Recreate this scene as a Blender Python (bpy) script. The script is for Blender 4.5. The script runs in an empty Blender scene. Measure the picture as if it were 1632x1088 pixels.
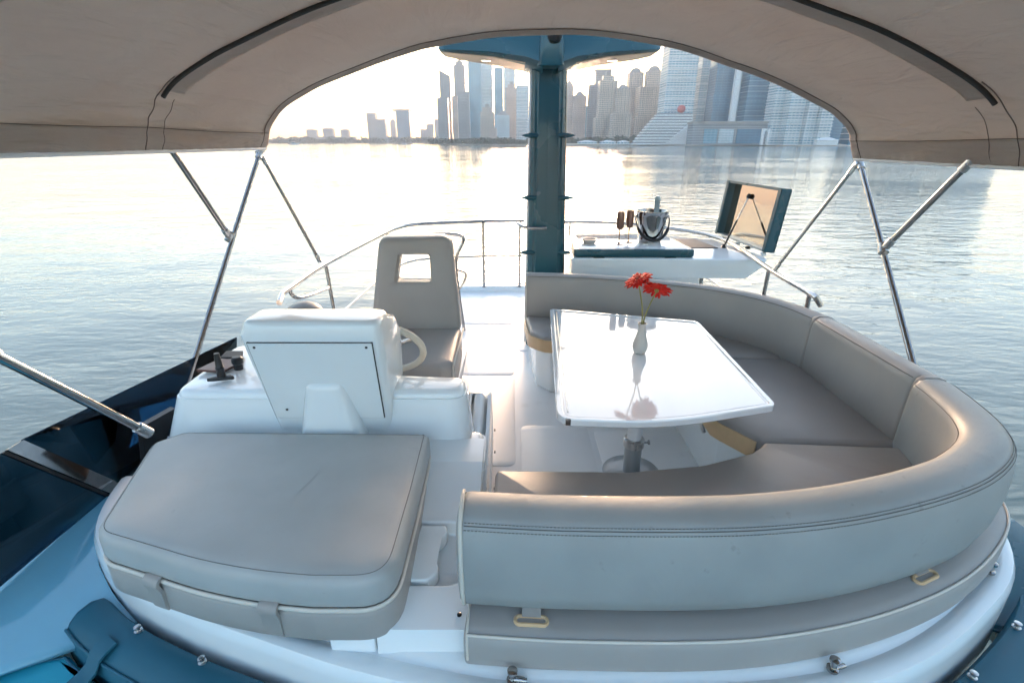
import bpy, bmesh, math, random
from mathutils import Vector, Matrix, noise
R = math.radians
random.seed(7)
scene = bpy.context.scene
C = scene.collection

# ------------------------------------------------------------------ camera
cam_d = bpy.data.cameras.new('camera'); cam = bpy.data.objects.new('camera', cam_d); C.objects.link(cam)
cam_d.sensor_width = 36.0; cam_d.lens = 810 / 1632 * 36
cam_d.clip_start = 0.05; cam_d.clip_end = 40000
cam.location = (0, 0, 1.85)
cam.rotation_euler = (R(90) - math.atan(318 / 810), 0, 0)
scene.camera = cam

# ------------------------------------------------------------------ sky, sun, exposure
SUN_EL, SUN_AZ = 6.5, 4.0            # low sun ahead, a little to the right
world = bpy.data.worlds.new('World'); scene.world = world; world.use_nodes = True
wn = world.node_tree.nodes; wl = world.node_tree.links
sky = wn.new('ShaderNodeTexSky'); sky.sky_type = 'NISHITA'; sky.sun_disc = False
sky.sun_elevation = R(SUN_EL); sky.sun_rotation = R(SUN_AZ)
sky.air_density = 1.0; sky.dust_density = 1.1; sky.ozone_density = 2.0; sky.altitude = 0
tint = wn.new('ShaderNodeMix'); tint.data_type = 'RGBA'; tint.blend_type = 'MULTIPLY'; tint.inputs[0].default_value = 1
tint.inputs[7].default_value = (1.06, 0.99, 0.935, 1)      # warm morning haze over the whole sky
wl.new(sky.outputs['Color'], tint.inputs[6]); wl.new(tint.outputs[2], wn['Background'].inputs['Color'])
wn['Background'].inputs['Strength'].default_value = 0.08
sun_d = bpy.data.lights.new('sun', 'SUN'); sun = bpy.data.objects.new('sun', sun_d); C.objects.link(sun)
sun_d.energy = 0.95; sun_d.angle = R(15); sun_d.color = (1.0, 0.63, 0.41)
sun.rotation_euler = (R(90 - SUN_EL), 0, R(180 - SUN_AZ))
scene.view_settings.view_transform = 'Standard'; scene.view_settings.look = 'None'
scene.view_settings.gamma = 1.0; scene.view_settings.exposure = 3.7
scene.cycles.use_denoising = True
scene.cycles.use_adaptive_sampling = True; scene.cycles.adaptive_threshold = 0.03; scene.cycles.adaptive_min_samples = 24
scene.cycles.max_bounces = 5; scene.cycles.diffuse_bounces = 4; scene.cycles.glossy_bounces = 3; scene.cycles.volume_bounces = 0
scene.cycles.transparent_max_bounces = 12

# ------------------------------------------------------------------ materials
MATS = {}
def mat(name, col, rough=0.5, metal=0.0, coat=0.0, spec=0.5, bump=None, var=None, trans=0.0, ior=1.45, dirt=None, pucker=None):
    """procedural principled: var=(scale, amount) value variation, bump=(scale, strength, distance), dirt=(scale, lo, hi, colour)"""
    if name in MATS: return MATS[name]
    m = bpy.data.materials.new(name); m.use_nodes = True; MATS[name] = m
    nt = m.node_tree; N = nt.nodes; L = nt.links; p = N['Principled BSDF']
    p.inputs['Base Color'].default_value = (*col, 1); p.inputs['Roughness'].default_value = rough
    p.inputs['Metallic'].default_value = metal; p.inputs['Coat Weight'].default_value = coat
    p.inputs['Coat Roughness'].default_value = 0.06
    p.inputs['Specular IOR Level'].default_value = spec; p.inputs['Transmission Weight'].default_value = trans
    p.inputs['IOR'].default_value = ior
    tc = N.new('ShaderNodeTexCoord')
    colsock = None
    if var:
        n = N.new('ShaderNodeTexNoise'); n.inputs['Scale'].default_value = var[0]; n.inputs['Detail'].default_value = 5
        L.new(tc.outputs['Object'], n.inputs['Vector'])
        mr = N.new('ShaderNodeMapRange'); mr.inputs[1].default_value = 0.3; mr.inputs[2].default_value = 0.7
        mr.inputs[3].default_value = 1 - var[1]; mr.inputs[4].default_value = 1 + var[1]
        L.new(n.outputs['Fac'], mr.inputs[0])
        mx = N.new('ShaderNodeMix'); mx.data_type = 'RGBA'; mx.blend_type = 'MULTIPLY'; mx.inputs[0].default_value = 1
        mx.inputs[6].default_value = (*col, 1); L.new(mr.outputs[0], mx.inputs[7]); colsock = mx.outputs[2]
        rr = N.new('ShaderNodeMapRange'); rr.inputs[1].default_value = 0.3; rr.inputs[2].default_value = 0.7
        rr.inputs[3].default_value = max(0.02, rough * (1 - var[1])); rr.inputs[4].default_value = min(1, rough * (1 + 2 * var[1]))
        L.new(n.outputs['Fac'], rr.inputs[0]); L.new(rr.outputs[0], p.inputs['Roughness'])
    if dirt:
        n = N.new('ShaderNodeTexNoise'); n.inputs['Scale'].default_value = dirt[0]; n.inputs['Detail'].default_value = 8
        n.inputs['Roughness'].default_value = 0.7
        L.new(tc.outputs['Object'], n.inputs['Vector'])
        mr = N.new('ShaderNodeMapRange'); mr.inputs[1].default_value = dirt[1]; mr.inputs[2].default_value = dirt[2]
        mr.inputs[3].default_value = 0; mr.inputs[4].default_value = 0.75
        L.new(n.outputs['Fac'], mr.inputs[0])
        mx = N.new('ShaderNodeMix'); mx.data_type = 'RGBA'; L.new(mr.outputs[0], mx.inputs[0])
        if colsock: L.new(colsock, mx.inputs[6])
        else: mx.inputs[6].default_value = (*col, 1)
        mx.inputs[7].default_value = (*dirt[3], 1); colsock = mx.outputs[2]
    if colsock: L.new(colsock, p.inputs['Base Color'])
    if bump:
        n = N.new('ShaderNodeTexNoise'); n.inputs['Scale'].default_value = bump[0]; n.inputs['Detail'].default_value = 3
        L.new(tc.outputs['Object'], n.inputs['Vector'])
        b = N.new('ShaderNodeBump'); b.inputs['Strength'].default_value = bump[1]; b.inputs['Distance'].default_value = bump[2]
        L.new(n.outputs['Fac'], b.inputs['Height']); L.new(b.outputs[0], p.inputs['Normal'])
        if pucker:                               # broad soft dents of stuffed upholstery
            n2 = N.new('ShaderNodeTexNoise'); n2.inputs['Scale'].default_value = pucker[0]; n2.inputs['Detail'].default_value = 4; n2.inputs['Distortion'].default_value = 0.8
            L.new(tc.outputs['Object'], n2.inputs['Vector'])
            b0 = N.new('ShaderNodeBump'); b0.inputs['Strength'].default_value = 1.0; b0.inputs['Distance'].default_value = pucker[1]
            L.new(n2.outputs['Fac'], b0.inputs['Height']); L.new(b0.outputs[0], b.inputs['Normal'])
    return m

GEL = mat('gelcoat', (0.76, 0.80, 0.81), 0.16, coat=0.5, var=(2.2, 0.03), bump=(3, 0.05, 0.01))
DECKM = mat('deck_gelcoat', (0.85, 0.845, 0.83), 0.42, var=(1.7, 0.05), bump=(260, 0.25, 0.001), dirt=(2.3, 0.60, 0.85, (0.55, 0.52, 0.48)))
VINYL = mat('grey_vinyl', (0.345, 0.325, 0.305), 0.46, var=(3.0, 0.06), bump=(420, 0.28, 0.0008), dirt=(9, 0.70, 0.95, (0.15, 0.135, 0.12)), pucker=(3, 0.004))
VINYLW = mat('worn_vinyl', (0.315, 0.32, 0.31), 0.46, var=(4.0, 0.08), bump=(420, 0.28, 0.0008), dirt=(16, 0.62, 0.80, (0.13, 0.12, 0.11)), pucker=(3.5, 0.004))
PADV = mat('sunpad_vinyl', (0.40, 0.405, 0.395), 0.46, var=(4.0, 0.07), bump=(420, 0.28, 0.0008), dirt=(16, 0.64, 0.82, (0.16, 0.155, 0.15)), pucker=(3.0, 0.004))
SEATV = mat('seat_vinyl', (0.31, 0.285, 0.265), 0.42, var=(2.2, 0.07), bump=(420, 0.28, 0.0008), pucker=(3, 0.005))
PIPE = mat('cream_piping', (0.62, 0.57, 0.50), 0.5)
CSEAM = mat('canopy_seam', (0.17, 0.125, 0.10), 0.85)
SEAM = mat('seam_thread', (0.13, 0.12, 0.11), 0.8)
BEIGE = mat('beige_plastic_and_warm_light', (0.62, 0.43, 0.25), 0.35, var=(20, 0.05))  # loop rings, and warm light painted on the seat cushion fronts
NAVY = mat('navy_gelcoat', (0.010, 0.072, 0.096), 0.27, coat=0.35, var=(2, 0.08))
NAVYC = mat('navy_cushion', (0.010, 0.055, 0.085), 0.42, bump=(400, 0.25, 0.0008), var=(3, 0.1))
TEALC = mat('teal_cushion', (0.012, 0.10, 0.15), 0.5, bump=(400, 0.25, 0.0008), var=(3, 0.1))
CHROME = mat('stainless', (0.38, 0.37, 0.365), 0.09, metal=1.0, var=(30, 0.1))
FPAD = mat('bright_teal_cushion', (0.02, 0.34, 0.46), 0.5, bump=(400, 0.25, 0.0008), var=(3, 0.1))
HULLM = mat('hull_blue_grey', (0.14, 0.36, 0.48), 0.08, coat=1.0, var=(1.5, 0.06))  # one even glossy blue-grey for the port shoulder
STEEL = mat('brushed_steel', (0.58, 0.57, 0.56), 0.28, metal=1.0, var=(40, 0.12))
ALU = mat('alu_grey', (0.42, 0.44, 0.45), 0.3, metal=0.6, var=(10, 0.05))
BLACK = mat('black_plastic', (0.012, 0.012, 0.013), 0.35, var=(30, 0.15))
BOWM = mat('bow_sleeve_dark', (0.045, 0.036, 0.03), 0.6)
RUBBER = mat('dark_rubber', (0.03, 0.03, 0.032), 0.6)
WHITE = mat('white_plastic', (0.82, 0.81, 0.80), 0.35, var=(12, 0.03))
CERAMIC = mat('vase_ceramic', (0.52, 0.48, 0.44), 0.38, var=(18, 0.06), bump=(60, 0.06, 0.002))
TABLEM = mat('table_gelcoat', (0.80, 0.79, 0.78), 0.045, coat=1.0, spec=0.9, dirt=(7, 0.62, 0.9, (0.66, 0.64, 0.61)))
RED = mat('gerbera_red', (0.62, 0.012, 0.002), 0.75, var=(60, 0.2))
REDD = mat('gerbera_dark', (0.30, 0.03, 0.012), 0.7, var=(200, 0.3))
STEM = mat('flower_stem', (0.26, 0.23, 0.07), 0.55, var=(40, 0.15))
CREAMW = mat('cream_wheel', (0.62, 0.57, 0.48), 0.4, var=(15, 0.05))
WOOD = mat('brown_trim', (0.10, 0.045, 0.035), 0.35, var=(12, 0.2))
SAND = mat('beach_sand', (0.62, 0.54, 0.44), 0.9, var=(0.02, 0.1))
LANDM = mat('land_soil', (0.30, 0.27, 0.22), 0.95, var=(0.01, 0.15))
LEAF = mat('far_foliage', (0.055, 0.075, 0.045), 0.85, var=(0.15, 0.4))
COPPER = mat('copper_glass', (0.20, 0.105, 0.075), 0.12, metal=0.35, coat=0.5, bump=(130, 0.5, 0.003))
PEACH = mat('polished_lid', (0.62, 0.52, 0.43), 0.06, metal=1.0)  # peach tint in the metal stands in for a warm reflection
SILVERCAP = mat('bottle_foil', (0.34, 0.42, 0.44), 0.4, metal=0.3, bump=(150, 0.3, 0.002))
BOTTLE = mat('bottle_green', (0.01, 0.03, 0.012), 0.08)
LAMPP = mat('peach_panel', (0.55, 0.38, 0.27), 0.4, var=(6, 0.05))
LED = bpy.data.materials.new('warm_lamp'); LED.use_nodes = True
LED.node_tree.nodes['Principled BSDF'].inputs['Base Color'].default_value = (0.9, 0.85, 0.7, 1)
LED.node_tree.nodes['Principled BSDF'].inputs['Emission Color'].default_value = (1, 0.85, 0.6, 1)
LED.node_tree.nodes['Principled BSDF'].inputs['Emission Strength'].default_value = 0.9

def glass_mat():
    m = bpy.data.materials.new('tinted_glass'); m.use_nodes = True
    nt = m.node_tree; N = nt.nodes; L = nt.links; N.remove(N['Principled BSDF'])
    t = N.new('ShaderNodeBsdfTransparent'); t.inputs[0].default_value = (0.09, 0.19, 0.25, 1)
    g = N.new('ShaderNodeBsdfGlossy'); g.inputs['Roughness'].default_value = 0.01; g.inputs[0].default_value = (0.7, 0.8, 0.9, 1)
    f = N.new('ShaderNodeFresnel'); f.inputs['IOR'].default_value = 1.4
    mx = N.new('ShaderNodeMixShader'); L.new(f.outputs[0], mx.inputs[0]); L.new(t.outputs[0], mx.inputs[1]); L.new(g.outputs[0], mx.inputs[2])
    L.new(mx.outputs[0], N['Material Output'].inputs['Surface'])
    return m
GLASS = glass_mat()

def canvas_mat():
    m = bpy.data.materials.new('canopy_canvas'); m.use_nodes = True
    nt = m.node_tree; N = nt.nodes; L = nt.links; p = N['Principled BSDF']
    p.inputs['Roughness'].default_value = 0.85; p.inputs['Specular IOR Level'].default_value = 0.2
    tc = N.new('ShaderNodeTexCoord')
    n = N.new('ShaderNodeTexNoise'); n.inputs['Scale'].default_value = 1.4; n.inputs['Detail'].default_value = 7; n.inputs['Roughness'].default_value = 0.62
    L.new(tc.outputs['Object'], n.inputs['Vector'])
    cr = N.new('ShaderNodeValToRGB'); e = cr.color_ramp.elements
    e[0].position = 0.30; e[0].color = (0.58, 0.47, 0.40, 1); e[1].position = 0.68; e[1].color = (0.70, 0.60, 0.52, 1)
    L.new(n.outputs['Fac'], cr.inputs[0]); L.new(cr.outputs[0], p.inputs['Base Color'])
    w = N.new('ShaderNodeTexNoise'); w.inputs['Scale'].default_value = 500
    mp = N.new('ShaderNodeMapping'); mp.inputs['Scale'].default_value = (1, 0.4, 1.6); L.new(tc.outputs['Object'], mp.inputs[0]); L.new(mp.outputs[0], w.inputs['Vector'])
    b = N.new('ShaderNodeBump'); b.inputs['Strength'].default_value = 0.3; b.inputs['Distance'].default_value = 0.001
    L.new(w.outputs['Fac'], b.inputs['Height']); L.new(b.outputs[0], p.inputs['Normal'])
    w2 = N.new('ShaderNodeTexNoise'); w2.inputs['Scale'].default_value = 1.0; w2.inputs['Detail'].default_value = 5; w2.inputs['Distortion'].default_value = 1.2
    m2 = N.new('ShaderNodeMapping'); m2.inputs['Scale'].default_value = (5, 1.6, 11); L.new(tc.outputs['Object'], m2.inputs[0]); L.new(m2.outputs[0], w2.inputs['Vector'])
    b2 = N.new('ShaderNodeBump'); b2.inputs['Strength'].default_value = 0.9; b2.inputs['Distance'].default_value = 0.035
    L.new(w2.outputs['Fac'], b2.inputs['Height']); L.new(b2.outputs[0], b.inputs['Normal'])
    tr = N.new('ShaderNodeBsdfTranslucent'); L.new(b2.outputs[0], tr.inputs['Normal']); tr.inputs[0].default_value = (0.72, 0.60, 0.50, 1)
    mx = N.new('ShaderNodeMixShader'); mx.inputs[0].default_value = 0.40
    L.new(p.outputs[0], mx.inputs[1]); L.new(tr.outputs[0], mx.inputs[2]); L.new(mx.outputs[0], N['Material Output'].inputs['Surface'])
    return m
CANVAS = canvas_mat()

def water_mat():
    m = bpy.data.materials.new('sea_water'); m.use_nodes = True
    nt = m.node_tree; N = nt.nodes; L = nt.links; p = N['Principled BSDF']
    p.inputs['Base Color'].default_value = (0.14, 0.17, 0.15, 1)
    p.inputs['Roughness'].default_value = 0.06; p.inputs['IOR'].default_value = 1.333
    p.inputs['Specular Tint'].default_value = (1.0, 0.89, 0.80, 1)  # warm reflections put into the material colour; real water has no such tint
    tc = N.new('ShaderNodeTexCoord')
    def wave(scale, sx, sy, rot, detail, dist):
        mp = N.new('ShaderNodeMapping'); mp.inputs['Scale'].default_value = (sx, sy, 1); mp.inputs['Rotation'].default_value = (0, 0, R(rot))
        L.new(tc.outputs['Object'], mp.inputs[0])
        n = N.new('ShaderNodeTexNoise'); n.inputs['Scale'].default_value = scale; n.inputs['Detail'].default_value = detail
        n.inputs['Roughness'].default_value = 0.5; n.inputs['Distortion'].default_value = dist
        L.new(mp.outputs[0], n.inputs['Vector']); return n.outputs['Fac']
    a = wave(0.8, 0.45, 1.0, 12, 4, 0.5)
    b = wave(0.12, 0.6, 1.0, 8, 2, 0.4)
    e = wave(0.28, 0.5, 1.0, -9, 2, 0.5)
    c = wave(3.2, 0.5, 1.0, 15, 2, 0.3)
    # calmer and rougher patches: the fine ripple is modulated by a broad noise
    g = wave(0.022, 0.45, 1.0, -6, 2, 0.0)
    mr = N.new('ShaderNodeMapRange'); mr.inputs[1].default_value = 0.40; mr.inputs[2].default_value = 0.62; mr.inputs[3].default_value = 0.08; mr.inputs[4].default_value = 1.35
    L.new(g, mr.inputs[0])
    mu = N.new('ShaderNodeMath'); mu.operation = 'MULTIPLY'; L.new(a, mu.inputs[0]); L.new(mr.outputs[0], mu.inputs[1])
    b1 = N.new('ShaderNodeBump'); b1.inputs['Strength'].default_value = 1.0; b1.inputs['Distance'].default_value = 0.19
    L.new(mu.outputs[0], b1.inputs['Height'])
    b2 = N.new('ShaderNodeBump'); b2.inputs['Strength'].default_value = 1.0; b2.inputs['Distance'].default_value = 0.16
    ad = N.new('ShaderNodeMath'); ad.operation = 'MULTIPLY_ADD'; L.new(e, ad.inputs[0]); ad.inputs[1].default_value = 0.55; L.new(b, ad.inputs[2])
    L.new(ad.outputs[0], b2.inputs['Height']); L.new(b1.outputs[0], b2.inputs['Normal'])
    b3 = N.new('ShaderNodeBump'); b3.inputs['Strength'].default_value = 1.0; b3.inputs['Distance'].default_value = 0.028
    L.new(c, b3.inputs['Height']); L.new(b2.outputs[0], b3.inputs['Normal']); L.new(b3.outputs[0], p.inputs['Normal'])
    return m
WATER = water_mat()

def facade(name, wall, glass, fl=3.6, bay=4.0, wf=0.5, bf=0.6, rough=0.25):
    """wall with a grid of window glass laid out in metres on the building itself"""
    m = bpy.data.materials.new(name); m.use_nodes = True
    nt = m.node_tree; N = nt.nodes; L = nt.links; p = N['Principled BSDF']
    tc = N.new('ShaderNodeTexCoord'); sp = N.new('ShaderNodeSeparateXYZ'); L.new(tc.outputs['Object'], sp.inputs[0])
    def M(op, a, b=None):
        n = N.new('ShaderNodeMath'); n.operation = op
        for i, v in enumerate((a, b)):
            if v is None: continue
            if isinstance(v, (int, float)): n.inputs[i].default_value = v
            else: L.new(v, n.inputs[i])
        return n.outputs[0]
    fz = M('FRACT', M('DIVIDE', sp.outputs[2], fl)); fx = M('FRACT', M('DIVIDE', M('ADD', M('ADD', sp.outputs[0], sp.outputs[1]), 0.37), bay))
    win = M('MULTIPLY', M('GREATER_THAN', fz, 1 - wf), M('GREATER_THAN', fx, 1 - bf))
    nz = N.new('ShaderNodeTexNoise'); nz.inputs['Scale'].default_value = 0.03; nz.inputs['Detail'].default_value = 4; L.new(tc.outputs['Object'], nz.inputs['Vector'])
    mr = N.new('ShaderNodeMapRange'); mr.inputs[1].default_value = .3; mr.inputs[2].default_value = .7; mr.inputs[3].default_value = .8; mr.inputs[4].default_value = 1.2
    L.new(nz.outputs['Fac'], mr.inputs[0])
    mx = N.new('ShaderNodeMix'); mx.data_type = 'RGBA'; L.new(win, mx.inputs[0]); mx.inputs[6].default_value = (*wall, 1); mx.inputs[7].default_value = (*glass, 1)
    m2 = N.new('ShaderNodeMix'); m2.data_type = 'RGBA'; m2.blend_type = 'MULTIPLY'; m2.inputs[0].default_value = 1
    L.new(mx.outputs[2], m2.inputs[6]); L.new(mr.outputs[0], m2.inputs[7]); L.new(m2.outputs[2], p.inputs['Base Color'])
    rr = N.new('ShaderNodeMapRange'); rr.inputs[3].default_value = 0.7; rr.inputs[4].default_value = rough; L.new(win, rr.inputs[0]); L.new(rr.outputs[0], p.inputs['Roughness'])
    return m
F_SAND = facade('sandstone_facade', (0.56, 0.47, 0.39), (0.16, 0.15, 0.15), 3.6, 3.4, .55, .5)
F_GREY = facade('grey_facade', (0.30, 0.31, 0.32), (0.12, 0.14, 0.16), 3.6, 3.0, .6, .7)
F_BLUE = facade('blue_glass_facade', (0.26, 0.43, 0.50), (0.08, 0.27, 0.37), 3.8, 6.0, .75, .85, .12)
F_DARK = facade('dark_glass_facade', (0.03, 0.19, 0.29), (0.012, 0.14, 0.24), 3.8, 8.0, .8, .9, .1)
F_LIGHT = facade('pale_glass_facade', (0.55, 0.60, 0.62), (0.34, 0.46, 0.50), 3.6, 5.0, .6, .8, .15)
F_PINK = facade('pink_facade', (0.54, 0.42, 0.36), (0.20, 0.17, 0.16), 3.6, 3.2, .5, .45)
F_WHITE = facade('white_apartment_facade', (0.66, 0.68, 0.68), (0.05, 0.25, 0.36), 3.4, 5.5, .5, .75)
F_SILH = facade('far_grey_facade', (0.26, 0.26, 0.26), (0.15, 0.16, 0.17), 4, 5, .5, .5)
SLABW = mat('white_slab', (0.72, 0.72, 0.71), 0.6)
ROOFM = mat('roof_grey', (0.32, 0.30, 0.28), 0.8)
TERRA = mat('red_ball', (0.55, 0.10, 0.10), 0.6)

# ------------------------------------------------------------------ helpers
def tag(o, label, cat, group=None):
    o['label'] = label; o['category'] = cat
    if group: o['group'] = group
    return o
def kind(o, k): o['kind'] = k; return o
def empty(name, loc=(0, 0, 0), label=None, cat=None, group=None):
    o = bpy.data.objects.new(name, None); C.objects.link(o); o.location = loc; o.empty_display_size = 0.1
    if label: tag(o, label, cat, group)
    return o
def finish(name, bm, m, parent=None, ang=38, loc=None):
    big = [f for f in bm.faces if len(f.verts) > 8]
    if big: bmesh.ops.triangulate(bm, faces=big)
    bmesh.ops.recalc_face_normals(bm, faces=bm.faces)
    me = bpy.data.meshes.new(name); bm.to_mesh(me); bm.free()
    me.materials.append(m)
    for p in me.polygons: p.use_smooth = True
    me.set_sharp_from_angle(angle=R(ang))
    o = bpy.data.objects.new(name, me); C.objects.link(o)
    if parent is not None:
        o.parent = parent
        if parent.parent is None: o.matrix_parent_inverse = Matrix.Translation(-parent.location)
    return o
# parts are modelled in scene coordinates; only roots carry a location
def raw(name, vs, fs, m, parent=None, ang=38):
    bm = bmesh.new(); bv = [bm.verts.new(v) for v in vs]
    for f in fs:
        try: bm.faces.new([bv[i] for i in f])
        except ValueError: pass
    return finish(name, bm, m, parent, ang)
def fillet(pts, r, n=5):
    out = []; k = len(pts)
    for i, p in enumerate(pts):
        rr = r[i] if isinstance(r, (list, tuple)) else r
        a, b, c = Vector(pts[i - 1][:2]), Vector(p[:2]), Vector(pts[(i + 1) % k][:2])
        u, v = (a - b), (c - b); lu, lv = u.length, v.length
        if rr <= 1e-6 or lu < 1e-6 or lv < 1e-6: out.append((b.x, b.y)); continue
        u /= lu; v /= lv; d = max(-1, min(1, u.dot(v))); th = math.acos(d)
        if th > 3.1: out.append((b.x, b.y)); continue
        t = min(rr / math.tan(th / 2), lu * .48, lv * .48)
        s, e = b + u * t, b + v * t
        for j in range(n + 1):
            w = j / n; q = s * (1 - w) ** 2 + b * 2 * w * (1 - w) + e * w ** 2
            out.append((q.x, q.y))
    return out
def offset(pts, d):
    k = len(pts); out = []
    area = sum(pts[i][0] * pts[(i + 1) % k][1] - pts[(i + 1) % k][0] * pts[i][1] for i in range(k))
    sg = 1 if area > 0 else -1
    for i in range(k):
        a, b, c = Vector(pts[i - 1]), Vector(pts[i]), Vector(pts[(i + 1) % k])
        e1, e2 = (b - a), (c - b)
        if e1.length < 1e-9: e1 = e2
        if e2.length < 1e-9: e2 = e1
        e1, e2 = e1.normalized(), e2.normalized()
        n1, n2 = Vector((-e1.y, e1.x)) * sg, Vector((-e2.y, e2.x)) * sg
        n = n1 + n2
        if n.length < 1e-6: n = n1
        n.normalize(); q = b + n * d / max(.4, n.dot(n1)); out.append((q.x, q.y))
    return out
def rings(name, outline, prof, m, parent=None, zf=None, ang=38, xf=None):
    """stack of inset outlines: prof = [(inset, z), ...] bottom to top; zf(x,y) is added to z; xf maps the final point"""
    vs, fs = [], []; k = len(outline)
    last = outline
    for ins, z in prof:
        if isinstance(ins, tuple):               # ('s', f): shrink the last ring towards its middle, for a gentle crown
            cx = sum(p[0] for p in last) / k; cy = sum(p[1] for p in last) / k
            ring = [(cx + (x - cx) * ins[1], cy + (y - cy) * ins[1]) for x, y in last]
        else: ring = last = offset(outline, ins)
        for x, y in ring:
            p = (x, y, z + (zf(x, y) if zf else 0)); vs.append(xf(p) if xf else p)
    for r in range(len(prof) - 1):
        for i in range(k):
            j = (i + 1) % k; fs.append((r * k + i, r * k + j, (r + 1) * k + j, (r + 1) * k + i))
    fs.append(tuple(range(k))[::-1]); fs.append(tuple((len(prof) - 1) * k + i for i in range(k)))
    return raw(name, vs, fs, m, parent, ang)
def rprof(z0, z1, r, n=4, crown=0.0):
    p = [(r * (1 - math.sin(t)), z0 + r * (1 - math.cos(t))) for t in [i * math.pi / 2 / n for i in range(n + 1)]]
    q = [(r * (1 - math.cos(t)), z1 - r + r * math.sin(t)) for t in [i * math.pi / 2 / n for i in range(n + 1)]]
    out = p + q
    if crown: out += [(('s', .93), z1 + crown * .4), (('s', .8), z1 + crown * .8), (('s', .5), z1 + crown)]
    return out
def slab(name, outline, z0, z1, m, parent=None, r=.01, n=3, crown=0, zf=None, ang=38, xf=None):
    return rings(name, outline, rprof(z0, z1, r, n, crown), m, parent, zf, ang, xf)
def rect(x0, y0, x1, y1, r=.02, n=4): return fillet([(x0, y0), (x1, y0), (x1, y1), (x0, y1)], r, n)
def box(name, a, b, m, parent=None, r=.006, n=2, xf=None):
    w = min(abs(b[0] - a[0]), abs(b[1] - a[1])) * .45
    return slab(name, rect(a[0], a[1], b[0], b[1], min(r, w), 3), a[2], b[2], m, parent, min(r, w, abs(b[2] - a[2]) * .45), n, xf=xf)
def smooth_path(pts, n=8):
    P = [Vector(p) for p in pts]; out = []
    for i in range(len(P) - 1):
        a, b, c, d = P[max(0, i - 1)], P[i], P[i + 1], P[min(len(P) - 1, i + 2)]
        for j in range(n):
            t = j / n
            out.append(0.5 * (2 * b + (c - a) * t + (2 * a - 5 * b + 4 * c - d) * t * t + (3 * b - a - 3 * c + d) * t ** 3))
    out.append(P[-1]); return out
def tube(name, pts, r, m, parent=None, seg=10, closed=False, caps=True):
    P = [Vector(p) for p in pts]; k = len(P); vs, fs = [], []
    rad = r if isinstance(r, (list, tuple)) else [r] * k
    up = None
    for i, p in enumerate(P):
        if closed: t = P[(i + 1) % k] - P[i - 1]
        else: t = P[min(k - 1, i + 1)] - P[max(0, i - 1)]
        t.normalize()
        if up is None: up = Vector((0, 0, 1)) if abs(t.z) < .9 else Vector((1, 0, 0))
        s = t.cross(up); s.normalize(); up = s.cross(t); up.normalize()
        for j in range(seg):
            a = 2 * math.pi * j / seg; vs.append(p + (s * math.cos(a) + up * math.sin(a)) * rad[i])
    for i in range(k if closed else k - 1):
        q = (i + 1) % k
        for j in range(seg):
            l = (j + 1) % seg; fs.append((i * seg + j, i * seg + l, q * seg + l, q * seg + j))
    if not closed and caps:
        fs.append(tuple(range(seg))[::-1]); fs.append(tuple((k - 1) * seg + j for j in range(seg)))
    return raw(name, vs, fs, m, parent, 50)
def lathe(name, prof, loc, m, parent=None, seg=24, axis=None, ang=38):
    """prof = [(radius, height)...]; axis = direction of height"""
    vs, fs = [], []; q = (Vector(axis).normalized().to_track_quat('Z', 'Y') if axis else None); loc = Vector(loc)
    for r_, h in prof:
        for j in range(seg):
            a = 2 * math.pi * j / seg; v = Vector((math.cos(a) * r_, math.sin(a) * r_, h))
            vs.append((q @ v if q else v) + loc)
    for i in range(len(prof) - 1):
        for j in range(seg):
            l = (j + 1) % seg; fs.append((i * seg + j, i * seg + l, (i + 1) * seg + l, (i + 1) * seg + j))
    fs.append(tuple(range(seg))[::-1]); fs.append(tuple((len(prof) - 1) * seg + j for j in range(seg)))
    return raw(name, vs, fs, m, parent, ang)
def sweep(name, path, section, m, parent=None, endr=.02, ang=38, z=0):
    """section [(n, z)] swept along a plan path; n points to the left of travel; ends are rounded off"""
    P = [Vector((p[0], p[1])) for p in path]; k = len(P); vs, fs = [], []; s = len(section)
    cn = sum(q[0] for q in section) / s; cz = sum(q[1] for q in section) / s
    hn = max(abs(q[0] - cn) for q in section); hz = max(abs(q[1] - cz) for q in section)
    T = [(P[min(k - 1, i + 1)] - P[max(0, i - 1)]).normalized() for i in range(k)]
    rows = []
    for t in (0.0, .35, .7): a = t * math.pi / 2; rows.append((P[0] - T[0] * endr * math.cos(a), T[0], endr * (1 - math.sin(a))))
    for i in range(k): rows.append((P[i], T[i], 0))
    for t in (.7, .35, 0.0): a = t * math.pi / 2; rows.append((P[-1] + T[-1] * endr * math.cos(a), T[-1], endr * (1 - math.sin(a))))
    for p, t, sh in rows:
        nrm = Vector((-t.y, t.x))
        for n_, z_ in section:
            nn = cn + (n_ - cn) * (1 - sh / hn); zz = cz + (z_ - cz) * (1 - sh / hz)
            q = p + nrm * nn; vs.append((q.x, q.y, zz + z))
    for i in range(len(rows) - 1):
        for j in range(s):
            l = (j + 1) % s; fs.append((i * s + j, i * s + l, (i + 1) * s + l, (i + 1) * s + j))
    fs.append(tuple(range(s))[::-1]); fs.append(tuple((len(rows) - 1) * s + j for j in range(s)))
    return raw(name, vs, fs, m, parent, ang)
def offset_path(path, n_, z):
    P = [Vector((p[0], p[1])) for p in path]; k = len(P); out = []
    for i in range(k):
        t = (P[min(k - 1, i + 1)] - P[max(0, i - 1)]).normalized(); q = P[i] + Vector((-t.y, t.x)) * n_; out.append((q.x, q.y, z))
    return out
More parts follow.
